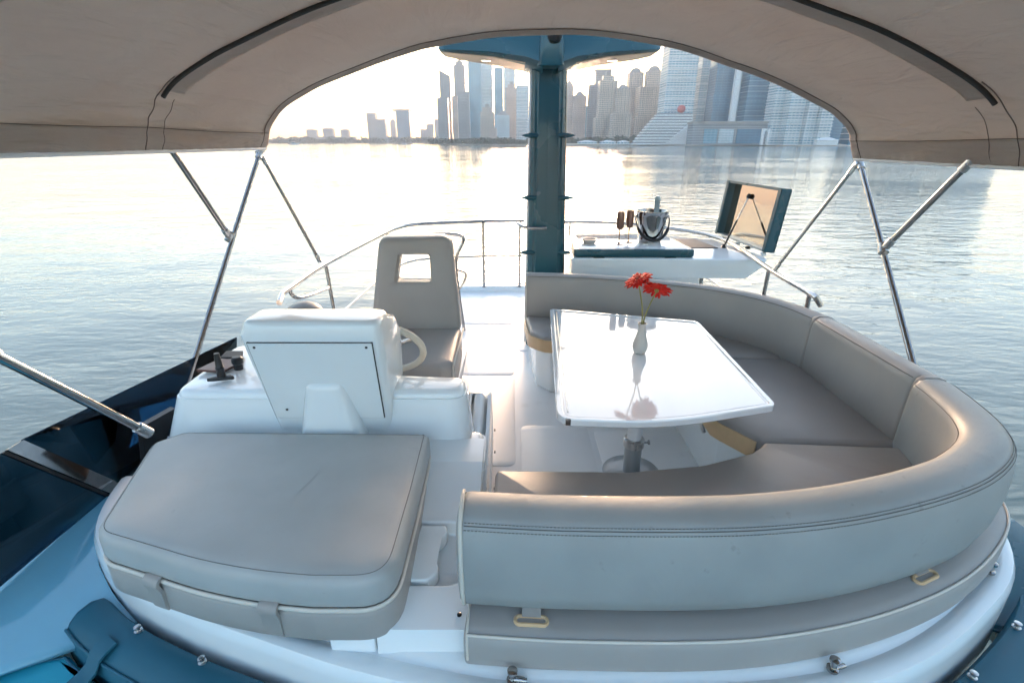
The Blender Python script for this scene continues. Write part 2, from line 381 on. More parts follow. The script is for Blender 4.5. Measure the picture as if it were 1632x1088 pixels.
def dashes(name, path, m, parent, step=.011, ln=.007, r=.0008):
    """a row of stitches along a path, one mesh"""
    P = [Vector(p) for p in path]; vs, fs = [], []; acc = 0.0
    for i in range(len(P) - 1):
        d = P[i + 1] - P[i]; l = d.length
        if l < 1e-6: continue
        t = d / l; s = Vector((-t.y, t.x, 0)); s.normalize(); u = s.cross(t)
        while acc < l:
            a = P[i] + t * acc; b = a + t * ln; o = len(vs)
            for c in (a, b):
                for e, f in ((-r, -r), (r, -r), (r, r), (-r, r)): vs.append(c + s * e + u * f)
            fs += [(o, o + 1, o + 5, o + 4), (o + 1, o + 2, o + 6, o + 5), (o + 2, o + 3, o + 7, o + 6), (o + 3, o, o + 4, o + 7), (o, o + 1, o + 2, o + 3), (o + 4, o + 5, o + 6, o + 7)]
            acc += step
        acc -= l
    return kind(raw(name, vs, fs, m, parent), 'stuff')
def copy_tree(o, parent=None):
    c = o.copy(); C.objects.link(c); c.parent = parent
    for ch in o.children:
        copy_tree(ch, c)
    return c

# ================================================================== SEA AND LAND
WZ = -4.2
def disc(name, r0, r1, z, m, n=96, k='structure'):
    vs = [(0, 0, z)]; fs = []
    rr = [r0 * (r1 / r0) ** (i / 12) for i in range(13)]
    for r_ in rr:
        for j in range(n): a = 2 * math.pi * j / n; vs.append((r_ * math.cos(a), r_ * math.sin(a), z))
    for j in range(n): fs.append((0, 1 + j, 1 + (j + 1) % n))
    for i in range(len(rr) - 1):
        for j in range(n):
            l = (j + 1) % n; fs.append((1 + i * n + j, 1 + (i + 1) * n + j, 1 + (i + 1) * n + l, 1 + i * n + l))
    o = raw(name, vs, fs, m); kind(o, k); return o
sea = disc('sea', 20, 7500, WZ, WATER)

# ------------------------------------------------------------------ the far shore
GZ = -2.7
def shore(name, pts, z0, z1, m):
    vs = [(x, y, z0) for x, y in pts] + [(x, y, z1) for x, y in pts]; k = len(pts)
    fs = [tuple(range(k))[::-1], tuple(range(k, 2 * k))] + [(i, (i + 1) % k, k + (i + 1) % k, k + i) for i in range(k)]
    return kind(raw(name, vs, fs, m, None, 30), 'structure')
shore('land', [(-1150, 2250), (-500, 2080), (-250, 1650), (-120, 1120), (60, 985), (300, 900), (560, 800), (900, 700), (2600, 700), (2600, 5200), (-1150, 5200)], WZ - 1, GZ, LANDM)
bf = [(40, 985), (300, 878), (560, 775), (900, 672), (1500, 655)]       # waterline, then the top of the sand
bb = [(x + 8, y + 40) for x, y in bf]
vs = [(x, y, WZ - .3) for x, y in bf] + [(x, y, GZ + 1.6) for x, y in bb] + [(x, y + 30, GZ - .5) for x, y in bb]
kind(raw('beach', vs, [(i, i + 1, 6 + i, 5 + i) for i in range(4)] + [(5 + i, 6 + i, 11 + i, 10 + i) for i in range(4)], SAND, None, 60), 'structure')

def obox(vs, fs, x0, x1, y0, y1, z0, z1):
    o = len(vs); vs += [(x0, y0, z0), (x1, y0, z0), (x1, y1, z0), (x0, y1, z0), (x0, y0, z1), (x1, y0, z1), (x1, y1, z1), (x0, y1, z1)]
    fs += [(o + 3, o + 2, o + 1, o), (o + 4, o + 5, o + 6, o + 7), (o, o + 1, o + 5, o + 4), (o + 1, o + 2, o + 6, o + 5), (o + 2, o + 3, o + 7, o + 6), (o + 3, o, o + 4, o + 7)]
def local(name, vs, fs, m, parent, ang=30):
    o = raw(name, vs, fs, m, None, ang); o.parent = parent; return o
def tower(spec, m, label, name='tower', d=None, crown=None, slabs=0, bays=0, wings=(), group='towers of the far skyline', slant=0, rot=0, fins=0, slabm=None):
    """spec = (x, depth, width, height); the building stands on the land and carries its own parts"""
    x, y, w, h = spec; d = d or w * .9
    t = empty(name, (x, y + d / 2, GZ), label, 'building', group); t.rotation_euler.z = R(rot)
    vs, fs = [], []; obox(vs, fs, -w / 2, w / 2, -d / 2, d / 2, 0, h)
    if slant: vs[4] = (vs[4][0], vs[4][1], h + slant); vs[7] = (vs[7][0], vs[7][1], h + slant)
    local('wall', vs, fs, m, t)
    if slabs:                                    # projecting floor slabs, joined: far too small to pick apart
        vs, fs = [], []; n = int(h / slabs)
        for i in range(1, n + 1): obox(vs, fs, -w / 2 - .9, w / 2 + .9, -d / 2 - 1.3, d / 2 + 1.3, i * slabs - .55, i * slabs + .55)
        kind(local('floor_slab', vs, fs, slabm or SLABW, t), 'stuff')
    if fins:
        vs, fs = [], []
        for i in range(fins + 1):
            xx = -w / 2 + w * i / fins; obox(vs, fs, xx - .5, xx + .5, -d / 2 - 1.1, d / 2 + 1.1, 0, h + (slant * (1 - i / fins) if slant else 0))
        kind(local('pilaster', vs, fs, slabm or m, t), 'stuff')
    if crown == 'step':
        vs, fs = [], []; obox(vs, fs, -w * .32, w * .32, -d * .32, d * .32, h, h + w * .28); local('penthouse', vs, fs, m, t)
        vs, fs = [], []; obox(vs, fs, -w * .14, w * .14, -d * .14, d * .14, h + w * .28, h + w * .5); local('roof_plant', vs, fs, ROOFM, t)
    elif crown == 'gable':
        vs = [(-w * .4, -d * .4, h), (w * .4, -d * .4, h), (w * .4, d * .4, h), (-w * .4, d * .4, h), (-w * .1, 0, h + w * .32), (w * .1, 0, h + w * .32)]
        local('roof', vs, [(0, 1, 5, 4), (1, 2, 5), (2, 3, 4, 5), (3, 0, 4), (3, 2, 1, 0)], ROOFM, t)
    elif crown == 'flat':
        vs, fs = [], []; obox(vs, fs, -w * .53, w * .53, -d * .53, d * .53, h, h + 2.2); local('parapet', vs, fs, ROOFM, t)
    elif crown == 'dome':
        vs, fs = [], []; n, rr = 12, w * .42
        for i in range(5):
            a = i / 5 * math.pi / 2
            for j in range(n): vs.append((rr * math.cos(a) * math.cos(2 * math.pi * j / n), rr * math.cos(a) * math.sin(2 * math.pi * j / n), h + rr * .8 * math.sin(a)))
        vs.append((0, 0, h + rr * .8))
        for i in range(4):
            for j in range(n): fs.append((i * n + j, i * n + (j + 1) % n, (i + 1) * n + (j + 1) % n, (i + 1) * n + j))
        for j in range(n): fs.append((4 * n + j, 4 * n + (j + 1) % n, 5 * n))
        local('dome', vs, fs, ROOFM, t)
    for (dx, ww, hh) in wings:                   # lower wings beside the shaft
        vs, fs = [], []; obox(vs, fs, dx * w - ww * w / 2, dx * w + ww * w / 2, -d * .62, d * .4, 0, h * hh); local('wing', vs, fs, m, t)
    return t

# --- far left headland
t = empty('palace_hotel', (0, 0, 0), 'hazy low palace hotel with three domed turrets on the far left shore', 'building')
(px_, py_, pw_, ph_) = (-956.4, 2900, 259.9, 29.3)
t.location = (px_, py_, GZ)
vs, fs = [], []; obox(vs, fs, -pw_ / 2, pw_ / 2, -20, 20, 0, ph_); local('wall', vs, fs, F_SILH, t)
for (cx, cy, cw, ch) in ((-1054.7, 2900, 50, 60), (-966.4, 2900, 53.3, 66.1), (-879.7, 2900, 40, 60)):
    vs, fs = [], []; dx = cx - px_; obox(vs, fs, dx - cw / 2, dx + cw / 2, -16, 16, ph_, ch); tu = local('turret', vs, fs, F_SILH, t)
    vs = [(dx - cw * .55, -18, ch), (dx + cw * .55, -18, ch), (dx + cw * .55, 18, ch), (dx - cw * .55, 18, ch), (dx - cw * .25, -8, ch + 6), (dx + cw * .25, -8, ch + 6), (dx + cw * .25, 8, ch + 6), (dx - cw * .25, 8, ch + 6)]
    local('turret_roof', vs, [(0, 1, 5, 4), (1, 2, 6, 5), (2, 3, 7, 6), (3, 0, 4, 7), (4, 5, 6, 7)], ROOFM, tu)
G1 = 'hazy towers on the left headland'
tower((-685.7, 2700, 43.4, 132.1), F_SILH, 'hazy slim grey tower, tallest of the touching pair left of the capped tower', group=G1, crown='flat')
tower((-621.4, 2600, 47.8, 100.5), F_GREY, 'hazy shorter broad tower touching a slim taller tower on its left', group=G1, crown='flat')
tower((-648.1, 3000, 27.6, 109), F_PINK, 'tiny pinkish domed tower just left of the capped dark tower', group=G1, crown='dome')
c = tower((-473, 2400, 57.9, 127.8), F_DARK, 'dark grey glass tower with a flat cap jutting out to the left', group=G1)
vs, fs = [], []; w_ = 62; obox(vs, fs, -42, 30, -30, 30, (-473, 2400, 57.9, 127.8)[3], (-473, 2400, 57.9, 127.8)[3] + 7); local('roof_cap', vs, fs, ROOFM, c)
tower((-545.8, 2500, 80.4, 25.9), F_SILH, 'long low grey block at the foot of the capped dark tower', group=G1)
tower((-514.8, 3200, 36.8, 72.4), F_SILH, 'faint low stub of a tower, left of the two pale ones by the cluster', group=G1)
tower((-476.2, 3200, 40.4, 99.3), F_SILH, 'faint pale tower second left of the dense cluster', group=G1)
tower((-408.5, 3000, 24.1, 118.4), F_SILH, 'faint pale sliver of a tower touching the left end of the cluster', group=G1)

# --- dense cluster left of the mast
G2 = 'hazy tower cluster left of the mast'
tower((-183.5, 1550, 28.5, 171.3), F_GREY, 'dark grey tower with slanted pointed top at left end of the cluster', group=G2, slant=14, fins=3)
tower((-186.2, 1500, 27.6, 113.7), F_GREY, 'grey stepped block standing before the slant-topped tower', group=G2, fins=3)
tower((-176.8, 1700, 21.5, 133.4), F_PINK, 'narrow beige tower between the slant-topped tower and its neighbour', group=G2)
tower((-166.5, 1800, 35.2, 229.7), F_SILH, 'tall pale grey tower with flat top right of the slant-topped tower', group=G2, crown='step')
tower((-128.4, 1480, 28.9, 127.1), F_GREY, 'mid-height grey tower in front of the tall pale flat-topped one', group=G2, fins=4)
tower((-105.7, 1600, 34.9, 212.4), F_BLUE, 'tall blue-grey glass tower left of the pale twin shafts', group=G2, fins=4)
tower((-76.2, 1700, 35.2, 228.7), F_LIGHT, 'tall pale glass tower directly under the left mast wing lamp', group=G2, slabs=9)
tower((-38.9, 1650, 24.6, 203), F_BLUE, 'slim bluish tower between pale glass shafts left of the mast', group=G2, fins=3)
tower((-8.5, 1850, 38.3, 234.2), F_LIGHT, 'faintest pale tower behind the brownish one beside the mast', group=G2)
tower((-56, 1250, 31.6, 67.5), F_SAND, 'low sandstone building with terraced top before the blue towers', group=G2, crown='step')
tower((-21.2, 1230, 31.1, 58.9), F_LIGHT, 'low pale building with blue hipped roof before the slim bluish tower', group=G2, crown='gable')
tower((-1.6, 1350, 27.9, 124.4), F_PINK, 'brownish tower with stepped crown just left of the mast', group=G2, crown='step')
tower((24.6, 1300, 28.4, 125.1), F_LIGHT, 'pale glass tower partly hidden by the left edge of the mast', group=G2, slabs=8)
tower((-40.7, 1180, 16.3, 32.1), F_PINK, 'small pink low-rise on the shore left of the mast', group=G2)

# --- sandstone cluster right of the mast
G3 = 'sandstone towers right of the mast'
tower((122, 1200, 17.9, 117.1), F_PINK, 'brown sandstone tower touching the right edge of the mast', group=G3, crown='step')
tower((143, 1180, 25.8, 95.1), F_PINK, 'shorter sandstone tower second to the right of the mast', group=G3, crown='gable', fins=4)
tower((168.8, 1250, 12.9, 79), F_BLUE, 'short slim blue glass tower between sandstone towers', group=G3)
tower((165.2, 1150, 15.9, 112.4), F_GREY, 'grey flat-topped shaft left of the crowned sandstone tower', group=G3, fins=3)
tower((201.1, 1250, 34.5, 150), F_GREY, 'tall hazy grey tower behind the crowned sandstone tower', group=G3, crown='flat')
tower((184.9, 1080, 32.3, 113.3), F_SAND, 'sandstone tower with stepped crown, widest of the cluster', group=G3, crown='step', wings=((-.45, .5, .42), (.4, .5, .36)), fins=5)
tower((210.1, 1060, 25.6, 97.6), F_SAND, 'sandstone tower with dark pitched crown in mid cluster', group=G3, crown='gable', fins=4)
tower((247.4, 1130, 27.3, 132.7), F_SAND, 'tall round-shouldered sandstone tower, second from the striped tower', group=G3, crown='dome', fins=4)
tower((276.8, 1100, 27.8, 132.6), F_SAND, 'tall round-shouldered sandstone tower nearest to the striped tower', group=G3, crown='dome', fins=4)
tower((256.3, 1040, 39.4, 99), F_SAND, 'broad lower sandstone slab in front of the nearest round-shouldered tower', group=G3, wings=((-.5, .4, .5),), fins=6)
tower((200.8, 1010, 32.5, 52.3), F_SAND, 'low sandstone block at the foot of the towers', group=G3, fins=5)

# --- big modern blocks on the right
G4 = 'modern blocks on the right shore'
tower((277.3, 930, 48.1, 153.7), F_WHITE, 'white tower banded with stacked balconies beside the blue glass blocks', group=G4, slabs=4.4, crown='flat', d=40)
tower((327.5, 1000, 16.1, 157.4), F_PINK, 'pale pinkish slab behind the right side of the banded tower', group=G4, fins=3)
tower((335.9, 960, 34.2, 154.9), F_LIGHT, 'pale blue glass slab right of the banded tower', group=G4, slabs=12)
tower((340.8, 900, 36.2, 138.7), F_DARK, 'large dark blue glass block under the canopy edge', group=G4, slabs=16, slabm=F_DARK, crown='flat')
tower((349.9, 880, 8.1, 130.7), SLABW, 'thin pale concrete blade between the two glass blocks', group=G4)
tower((372.3, 900, 29, 130.1), F_LIGHT, 'bright pale glass block right of the concrete blade', group=G4, slabs=14, slabm=F_LIGHT)
tower((382.9, 870, 38, 114.2), F_DARK, 'dark grey-green glass block left of the white apartments', group=G4, slabs=7, slabm=F_BLUE, crown='flat')
tower((409, 880, 13.1, 108.7), F_PINK, 'narrow beige tower left of the white balcony apartments', group=G4)
for i, (sp, lb) in enumerate((((400.6, 830, 22.9, 96.3), 'blue-shaded leftmost section of the white balcony apartments'), ((416.5, 810, 27, 98.8), 'second section of the white balcony apartments from the left'), ((435.3, 800, 19.3, 89.8), 'third section of the white balcony apartments from the left'), ((448.9, 790, 17.2, 81), 'rightmost narrow section of the white balcony apartments'))):
    tower(sp, F_WHITE, lb, group='white balcony apartments', slabs=4.2, bays=1, d=26, crown='flat')
tower((469.3, 800, 19.3, 67.6), F_DARK, 'dark blue glass block at the far right end under the canopy', group=G4, slabs=12, slabm=F_DARK)
for sp, lb in (((523.9, 820, 37.7, 115.8), 'grey tower standing behind the right canopy corner'), ((636.4, 860, 59.3, 147.3), 'broad dark tower far right, seen as a reflection'), ((757.4, 880, 70.8, 142.4), 'tall dark tower farthest right, seen as a reflection')):
    tower(sp, F_DARK, lb, group=G4, slabs=8)
# podium in front of the glass blocks
p = empty('podium', (0, 0, 0), 'long dark podium with a blue glass bay below the glass blocks', 'building')
(ax, ay, aw, ah) = (338.8, 840, 125.5, 30.3)
p.location = (ax, ay, GZ)
vs, fs = [], []; obox(vs, fs, -aw / 2, aw / 2, 0, 26, 0, ah); local('wall', vs, fs, F_GREY, p)
vs, fs = [], []; obox(vs, fs, -aw * .5 - 1, aw * .5 + 1, -2, 28, ah, ah + 3); local('roof', vs, fs, ROOFM, p)
for a, b, mm in ((-.36, -.20, F_BLUE), (-.18, 0.0, F_LIGHT), (.04, .34, F_DARK)):
    vs, fs = [], []; obox(vs, fs, aw * a, aw * b, -1.2, 2, 2, ah * .74); local('glazed_bay', vs, fs, mm, p)
# terraced hotel shaped like a liner
h = empty('terraced_hotel', (0, 0, 0), 'white ship-shaped hotel stepping up in terraces before the banded tower', 'building')
(hx, hy, hw, hh) = (249.2, 900, 93.1, 48)
h.location = (hx, hy, GZ)
nT = 11
for i in range(nT):
    z0 = hh * i / nT; x0 = -hw / 2 + hw * .42 * (i / nT) ** 1.1
    vs, fs = [], []; obox(vs, fs, x0, hw / 2, 0 + i * .8, 30, z0, z0 + hh / nT * .52); local('terrace', vs, fs, SLABW, h)
    vs, fs = [], []; obox(vs, fs, x0 + 2.5, hw / 2 - 1, 1.8 + i * .8, 29, z0 + hh / nT * .52, z0 + hh / nT); local('glazing', vs, fs, F_GREY, h)
vs = [(hw * .02, -1, 0), (hw / 2, -1, 0), (hw / 2, -1, hh * .62), (hw * .44, -1, hh * .66)]; vs += [(a, 6, c) for a, b, c in vs]
local('sloped_wall', vs, [(0, 1, 2, 3), (7, 6, 5, 4), (0, 4, 5, 1), (1, 5, 6, 2), (2, 6, 7, 3), (3, 7, 4, 0)], SLABW, h)
# red ball on the hotel roof
(rx, ry, rw, rh) = (275.6, 900, 11.4, 57.2)
rb = lathe('red_ball', [(.5 + 6 * math.sin(a), 6 - 6 * math.cos(a)) for a in [i * math.pi / 10 for i in range(11)]], (rx, ry + 8, GZ + hh), TERRA, None, 20)
tag(rb, 'red ball on the roof of the white terraced hotel', 'sculpture')
# white frame on the beach
(fx, fy, fw, fh) = (361.2, 780, 10.8, 21.9)
fr = empty('beach_frame', (fx, fy, GZ), 'tall white open rectangular frame standing on the right beach', 'sculpture')
for nm, a in (('post', (-fw / 2, -fw / 2 + 3)), ('post', (fw / 2 - 3, fw / 2))):
    vs, fs = [], []; obox(vs, fs, a[0], a[1], 0, 4, 0, fh); local(nm, vs, fs, SLABW, fr)
vs, fs = [], []; obox(vs, fs, -fw / 2 + 3, fw / 2 - 3, 0.1, 3.9, fh - 3, fh - .05); local('beam', vs, fs, SLABW, fr)
# beach tent and low pavilions
def pavilion(spec, m, label, roof=True, cat='pavilion'):
    x, y, w, hgt = spec; t = empty('pavilion', (x, y, GZ + .25), label, cat, 'low pavilions along the shore')
    vs, fs = [], []; obox(vs, fs, -w / 2, w / 2, 0, 8, 0, hgt * .6); local('wall', vs, fs, m, t)
    vs = [(-w * .56, -1, hgt * .6), (w * .56, -1, hgt * .6), (w * .56, 9, hgt * .6), (-w * .56, 9, hgt * .6), (-w * .12, 4, hgt), (w * .12, 4, hgt)]
    local('roof', vs, [(0, 1, 5, 4), (1, 2, 5), (2, 3, 4, 5), (3, 0, 4), (3, 2, 1, 0)], SLABW, t)
pavilion((427.7, 740, 28.9, 10.1), SLABW, 'white peaked tent on the beach at the far right')
pavilion((132.2, 955, 34, 6.6), F_WHITE, 'low white beach pavilion first right of the mast')
pavilion((166.7, 945, 27.1, 6.6), F_WHITE, 'low white beach pavilion second right of the mast')
pavilion((190.2, 930, 19.2, 6.5), F_WHITE, 'low white beach pavilion third right of the mast')
pavilion((-799.1, 2180, 95.2, 6.9), F_SILH, 'low dark pavilion with pale roof on the far left spit')
# shoreline trees: a far-off belt that reads as one mass
def treebelt(name, spots, label):
    vs, fs = [], []
    for (x, y, w, hgt, n) in spots:
        for i in range(n):
            cx, cy, cz = x + random.uniform(-.5, .5) * w, y + random.uniform(-6, 8), random.uniform(.25, .95) * hgt * random.uniform(.6, 1)
            for q in range(5):
                s = hgt * random.uniform(.12, .26); o = len(vs)
                ax = Vector((random.gauss(0, 1), random.gauss(0, 1), random.gauss(0, 1))).normalized(); bx = ax.orthogonal().normalized(); ex = ax.cross(bx)
                c0 = Vector((cx + random.gauss(0, s), cy + random.gauss(0, s), GZ + max(.5, cz + random.gauss(0, s * .6))))
                vs += [c0 + bx * s, c0 + ex * s, c0 - bx * s, c0 - ex * s]; fs.append((o, o + 1, o + 2, o + 3))
    o = raw(name, vs, fs, LEAF); kind(o, 'stuff'); o['label'] = label; o['category'] = 'trees'; return o
spots = []
for i in range(60):
    xx = -1120 + 900 * i / 60; spots.append((xx, 2240 - max(0, (xx + 500)) * .45 if xx > -500 else 2200 - (xx + 1120) * .1, 24, random.uniform(12, 24), 34))
treebelt('tree_belt', spots, 'dark low belt of trees along the left headland')
spots = []
for i in range(55):
    xx = -180 + 260 * i / 55; spots.append((xx, 1180 - (xx + 120) * .7, 12, random.uniform(7, 13), 24))
for i in range(90):
    xx = 95 + 560 * i / 90; spots.append((xx, 1048 - xx * .38, 10, random.uniform(7, 15) + (6 if xx > 440 else 0), 30))
treebelt('tree_belt', spots, 'grey-green belt of trees behind the pale beach')
# small boats
def motorboat(x, y, s, label, rz):
    t = empty('motorboat', (x, y, WZ), label, 'boat', 'small boats off the far shore'); t.rotation_euler.z = rz
    L_, B_ = 6 * s, 1.9 * s
    pl = [(-L_, -B_ * .8), (L_ * .3, -B_), (L_ * 1.1, 0), (L_ * .3, B_), (-L_, B_ * .8)]
    vs = [(a, b * .7, -.2) for a, b in pl] + [(a * 1.05, b, 1.5 * s + (.5 * s if a > L_ * .5 else 0)) for a, b in pl]
    local('hull', vs, [tuple(range(5))[::-1], tuple(range(5, 10))] + [(i, (i + 1) % 5, 5 + (i + 1) % 5, 5 + i) for i in range(5)], WHITE, t)
    vs, fs = [], []; obox(vs, fs, -L_ * .4, L_ * .25, -B_ * .6, B_ * .6, 1.5 * s, 3.0 * s); local('cabin', vs, fs, F_DARK, t)
    vs, fs = [], []; obox(vs, fs, -L_ * .5, L_ * .3, -B_ * .7, B_ * .7, 3.0 * s, 3.25 * s); local('cabin_roof', vs, fs, WHITE, t)
(bx, by, bw_, bh_) = (-459.9, 1150, 26.4, 2.1)
motorboat(bx, by, 1.6, 'small white motorboat off the left headland', .1)
(bx, by, bw_, bh_) = (-266.8, 1350, 12.4, 0.2)
motorboat(bx, by, 1.1, 'tiny white boat below the capped dark tower', 2.9)
# haze over the water
vs, fs = [], []; obox(vs, fs, -7800, 7800, -7800, 7800, WZ - 2, 330)
hz = raw('haze', vs, fs, LANDM); hm = bpy.data.materials.new('sea_haze'); hm.use_nodes = True
N_ = hm.node_tree.nodes; N_.remove(N_['Principled BSDF']); pv = N_.new('ShaderNodeVolumePrincipled')
pv.inputs['Color'].default_value = (0.97, 0.95, 0.93, 1); pv.inputs['Density'].default_value = 0.00029; pv.inputs['Anisotropy'].default_value = 0.0
hm.node_tree.links.new(pv.outputs[0], N_['Material Output'].inputs['Volume'])
hz.data.materials.clear(); hz.data.materials.append(hm); kind(hz, 'stuff'); hz['label'] = 'pale morning haze over the water'; 


# ================================================================== FLYBRIDGE
# ------------------------------------------------------------------ deck and coaming
deck_out = fillet([(-1.86, 1.35), (-.5, 1.2), (.5, 1.15), (1.5, 1.35), (2.12, 1.75), (2.14, 4.6), (1.9, 6.3), (1.4, 6.62), (-1.0, 6.62), (-1.5, 6.2), (-1.56, 3.6), (-1.9, 3.0)], .25, 6)
deck = slab('deck', deck_out, -.14, 0, DECKM, None, .02); kind(deck, 'structure')
# raised panels of the moulded floor, butted with shallow channels between them
for a, b, c, d in ((-.62, 2.62, .02, 3.9), (-.62, 3.93, .02, 5.2), (-.62, 5.23, .02, 6.4), (.06, 4.45, .5, 6.4), (.06, 2.1, .52, 3.1), (.56, 2.1, 1.2, 3.05)):
    slab('floor_panel', rect(a, b, c, d, .06), .0, .003, DECKM, deck, .0015, 2)
br = sweep('aft_lip', smooth_path([(-1.3, 6.5), (-.6, 6.56), (.3, 6.58), (1.3, 6.5)], 6), [(-.05, 0), (-.05, .05), (-.03, .07), (.03, .07), (.05, .05), (.05, 0)], GEL, deck, .02)

RIM = smooth_path([(-1.97, 2.75), (-1.92, 2.2), (-1.78, 1.80), (-1.50, 1.55), (-1.15, 1.385), (-.80, 1.265), (-.45, 1.16), (0, 1.075), (.5, 1.065), (.9, 1.09), (1.25, 1.175), (1.62, 1.35), (1.97, 1.60), (2.14, 1.95), (2.2, 2.6)], 6)
coam = empty('front_coaming', (0, 1.07, 0)); kind(coam, 'structure')
sweep('rim', RIM[7:], [(.13, .0), (.13, .285), (.115, .29), (.045, .29), (.035, .283), (.02, .278), (.008, .283), (-.004, .290), (-.03, .293), (-.048, .286), (-.058, .268), (-.062, .24), (-.065, .0)], GEL, coam, .01)
def latch(n_, i, up=.0):
    p = RIM[i]; t = (RIM[i + 1] - RIM[i - 1]).normalized(); nx, ny = -t.y, t.x
    x, y = p.x + nx * n_, p.y + ny * n_; zb = .291
    l = lathe('latch', [(.018, 0), (.018, .008), (.010, .011), (.010, .034), (.016, .037), (.016, .046), (.009, .050)], (x, y, zb), CHROME, coam, 14)
    tube('latch_bar', [(x, y, zb + .008), (x + t.x * .03, y + t.y * .03, zb + .008), (x + t.x * .045, y + t.y * .045, zb + .006)], [.010, .010, .007], CHROME, l, 8)
for i in (42, 56, 70): latch(.012, i)

# outer shoulder moulding outside the rim, port side, carrying the wind deflector
sh = []
inner = [(-1.965, 2.75, .24), (-1.93, 2.3, .24), (-1.84, 1.80, .20), (-1.66, 1.58, .16), (-1.45, 1.44, .10)]
outer = [(-2.05, 2.9, .24), (-2.05, 2.36, .23), (-2.07, 1.9, .22), (-2.10, 1.45, .19), (-2.14, 1.0, .12)]
low = [(-2.25, 3.0, -.5), (-2.3, 2.4, -.55), (-2.35, 1.9, -.65), (-2.4, 1.4, -.8), (-2.4, .9, -1.0)]
I2, O2, L2 = smooth_path(inner, 6), smooth_path(outer, 6), smooth_path(low, 6)
vs, fs = [], []; rows = []
for a, b, c in zip(I2, O2, L2):
    m1 = a.lerp(b, .5) + Vector((0, 0, .02)); b2 = b + Vector((-.02, 0, -.03)); m3 = b.lerp(c, .4) + Vector((-.06, 0, .06))
    rows.append([a + Vector((0, 0, -.1)), a, m1, b, b2, m3, c])
for r_ in rows: vs += r_
for i in range(len(rows) - 1):
    for j in range(6): fs.append((i * 7 + j, i * 7 + j + 1, (i + 1) * 7 + j + 1, (i + 1) * 7 + j))
cut = 8                                             # aft of the windscreen post the side deck is coloured dark, so the glass reads dark
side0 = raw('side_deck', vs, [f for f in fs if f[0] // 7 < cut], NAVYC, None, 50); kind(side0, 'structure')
sm = side0.modifiers.new('thick', 'SOLIDIFY'); sm.thickness = .02; sm.offset = -1
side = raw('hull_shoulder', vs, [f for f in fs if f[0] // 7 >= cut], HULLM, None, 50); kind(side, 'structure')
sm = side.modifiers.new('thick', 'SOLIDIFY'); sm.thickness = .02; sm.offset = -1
backing = slab('dark_backing', fillet([(-1.98, 2.16), (-1.62, 2.16), (-1.66, 3.0), (-1.96, 3.1)], .03, 3), 0.004, .25, NAVYC, None, .01); kind(backing, 'structure')  # added dark block, hides the lit white deck behind the tinted glass
# starboard shoulder
vs = [Vector((-v[0] * .98 + .27, v[1] - .05, v[2])) if not isinstance(v, Vector) else Vector((.30 - v.x * .98, v.y + .06, v.z)) for v in vs]
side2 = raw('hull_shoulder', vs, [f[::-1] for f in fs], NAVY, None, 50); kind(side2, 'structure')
sm = side2.modifiers.new('thick', 'SOLIDIFY'); sm.thickness = .02; sm.offset = -1

# dark bolster round the outside of the rim, with its chrome turn-buttons
bol = empty('bolster_cushion', (0, .98, 0), 'long dark teal bolster curving round the outside of the white rim', 'cushion')
BP = RIM[17:-6]
sweep('cover', BP, [(-.085, -.05), (-.085, .13), (-.10, .165), (-.13, .178), (-.19, .165), (-.235, .135), (-.25, .09), (-.25, -.05)], TEALC, bol, .04)
tube('piping', offset_path(BP, -.236, .137), .006, TEALC, bol, 8)
for i in (21, 26, 33, 59, 64, 69):
    p = RIM[i]; t = (RIM[i + 1] - RIM[i - 1]).normalized(); x, y = p.x + t.y * .115, p.y - t.x * .115
    lathe('turn_button', [(.014, 0), (.014, .006), (.008, .008), (.008, .016), (.012, .019), (.012, .024), (.007, .026)], (x, y, .172), STEEL, bol, 14)

# forward sunpads, outside the rim, at the bottom of the picture; unseen length added to bounce teal light
edge = [(p[0], p[1]) for p in offset_path(RIM[18:-8], -.262, 0)]
EL = [p for p in edge if p[0] < -.52]; ER = [p for p in edge if p[0] > -.50]
def forward_pad(label, out, strap_at):
    fp = empty('forward_sunpad', (out[0][0], 0, 0), label, 'cushion')
    slab('cushion', out, -.12, .095, FPAD, fp, .03, 4)
    tube('piping', [(x, y, .090) for x, y in offset(out, .014)], .006, TEALC, fp, 8, True)
    if strap_at:
        p = Vector(strap_at); vs, fs = [], []
        t, n = Vector((.87, -.49, 0)), Vector((.49, .87, 0))
        for d_, z_ in ((-.05, .098), (-.03, .106), (.0, .110), (.03, .125), (.05, .16), (.075, .174), (.11, .184)):
            for w_, h_ in ((-.035, 0), (.035, 0), (.035, -.01), (-.035, -.01)): q = p + t * w_ + n * d_; vs.append((q.x, q.y, z_ + h_))
        for i in range(6):
            for j in range(4): fs.append((i * 4 + j, i * 4 + (j + 1) % 4, i * 4 + 4 + (j + 1) % 4, i * 4 + 4 + j))
        fs += [(0, 1, 2, 3), (27, 26, 25, 24)]
        raw('strap', vs, fs, TEALC, fp, 40)
forward_pad('bright teal forward sunpad with a strap at the lower left corner', [(-.52, -2.2)] + EL[::-1] + [(EL[0][0] - .10, EL[0][1] - .02), (-2.25, 1.22), (-2.25, -2.2)], (-1.50, 1.22, 0))
forward_pad('dark blue forward sunpad along the lower right corner', [(2.3, -2.2), (2.3, ER[-1][1] - .1)] + ER[::-1] + [(-.50, -2.2)], None)
fd = slab('foredeck', rect(-2.3, -2.6, 2.4, 1.2, .3), -.3, -.125, GEL, None, .03); kind(fd, 'structure')

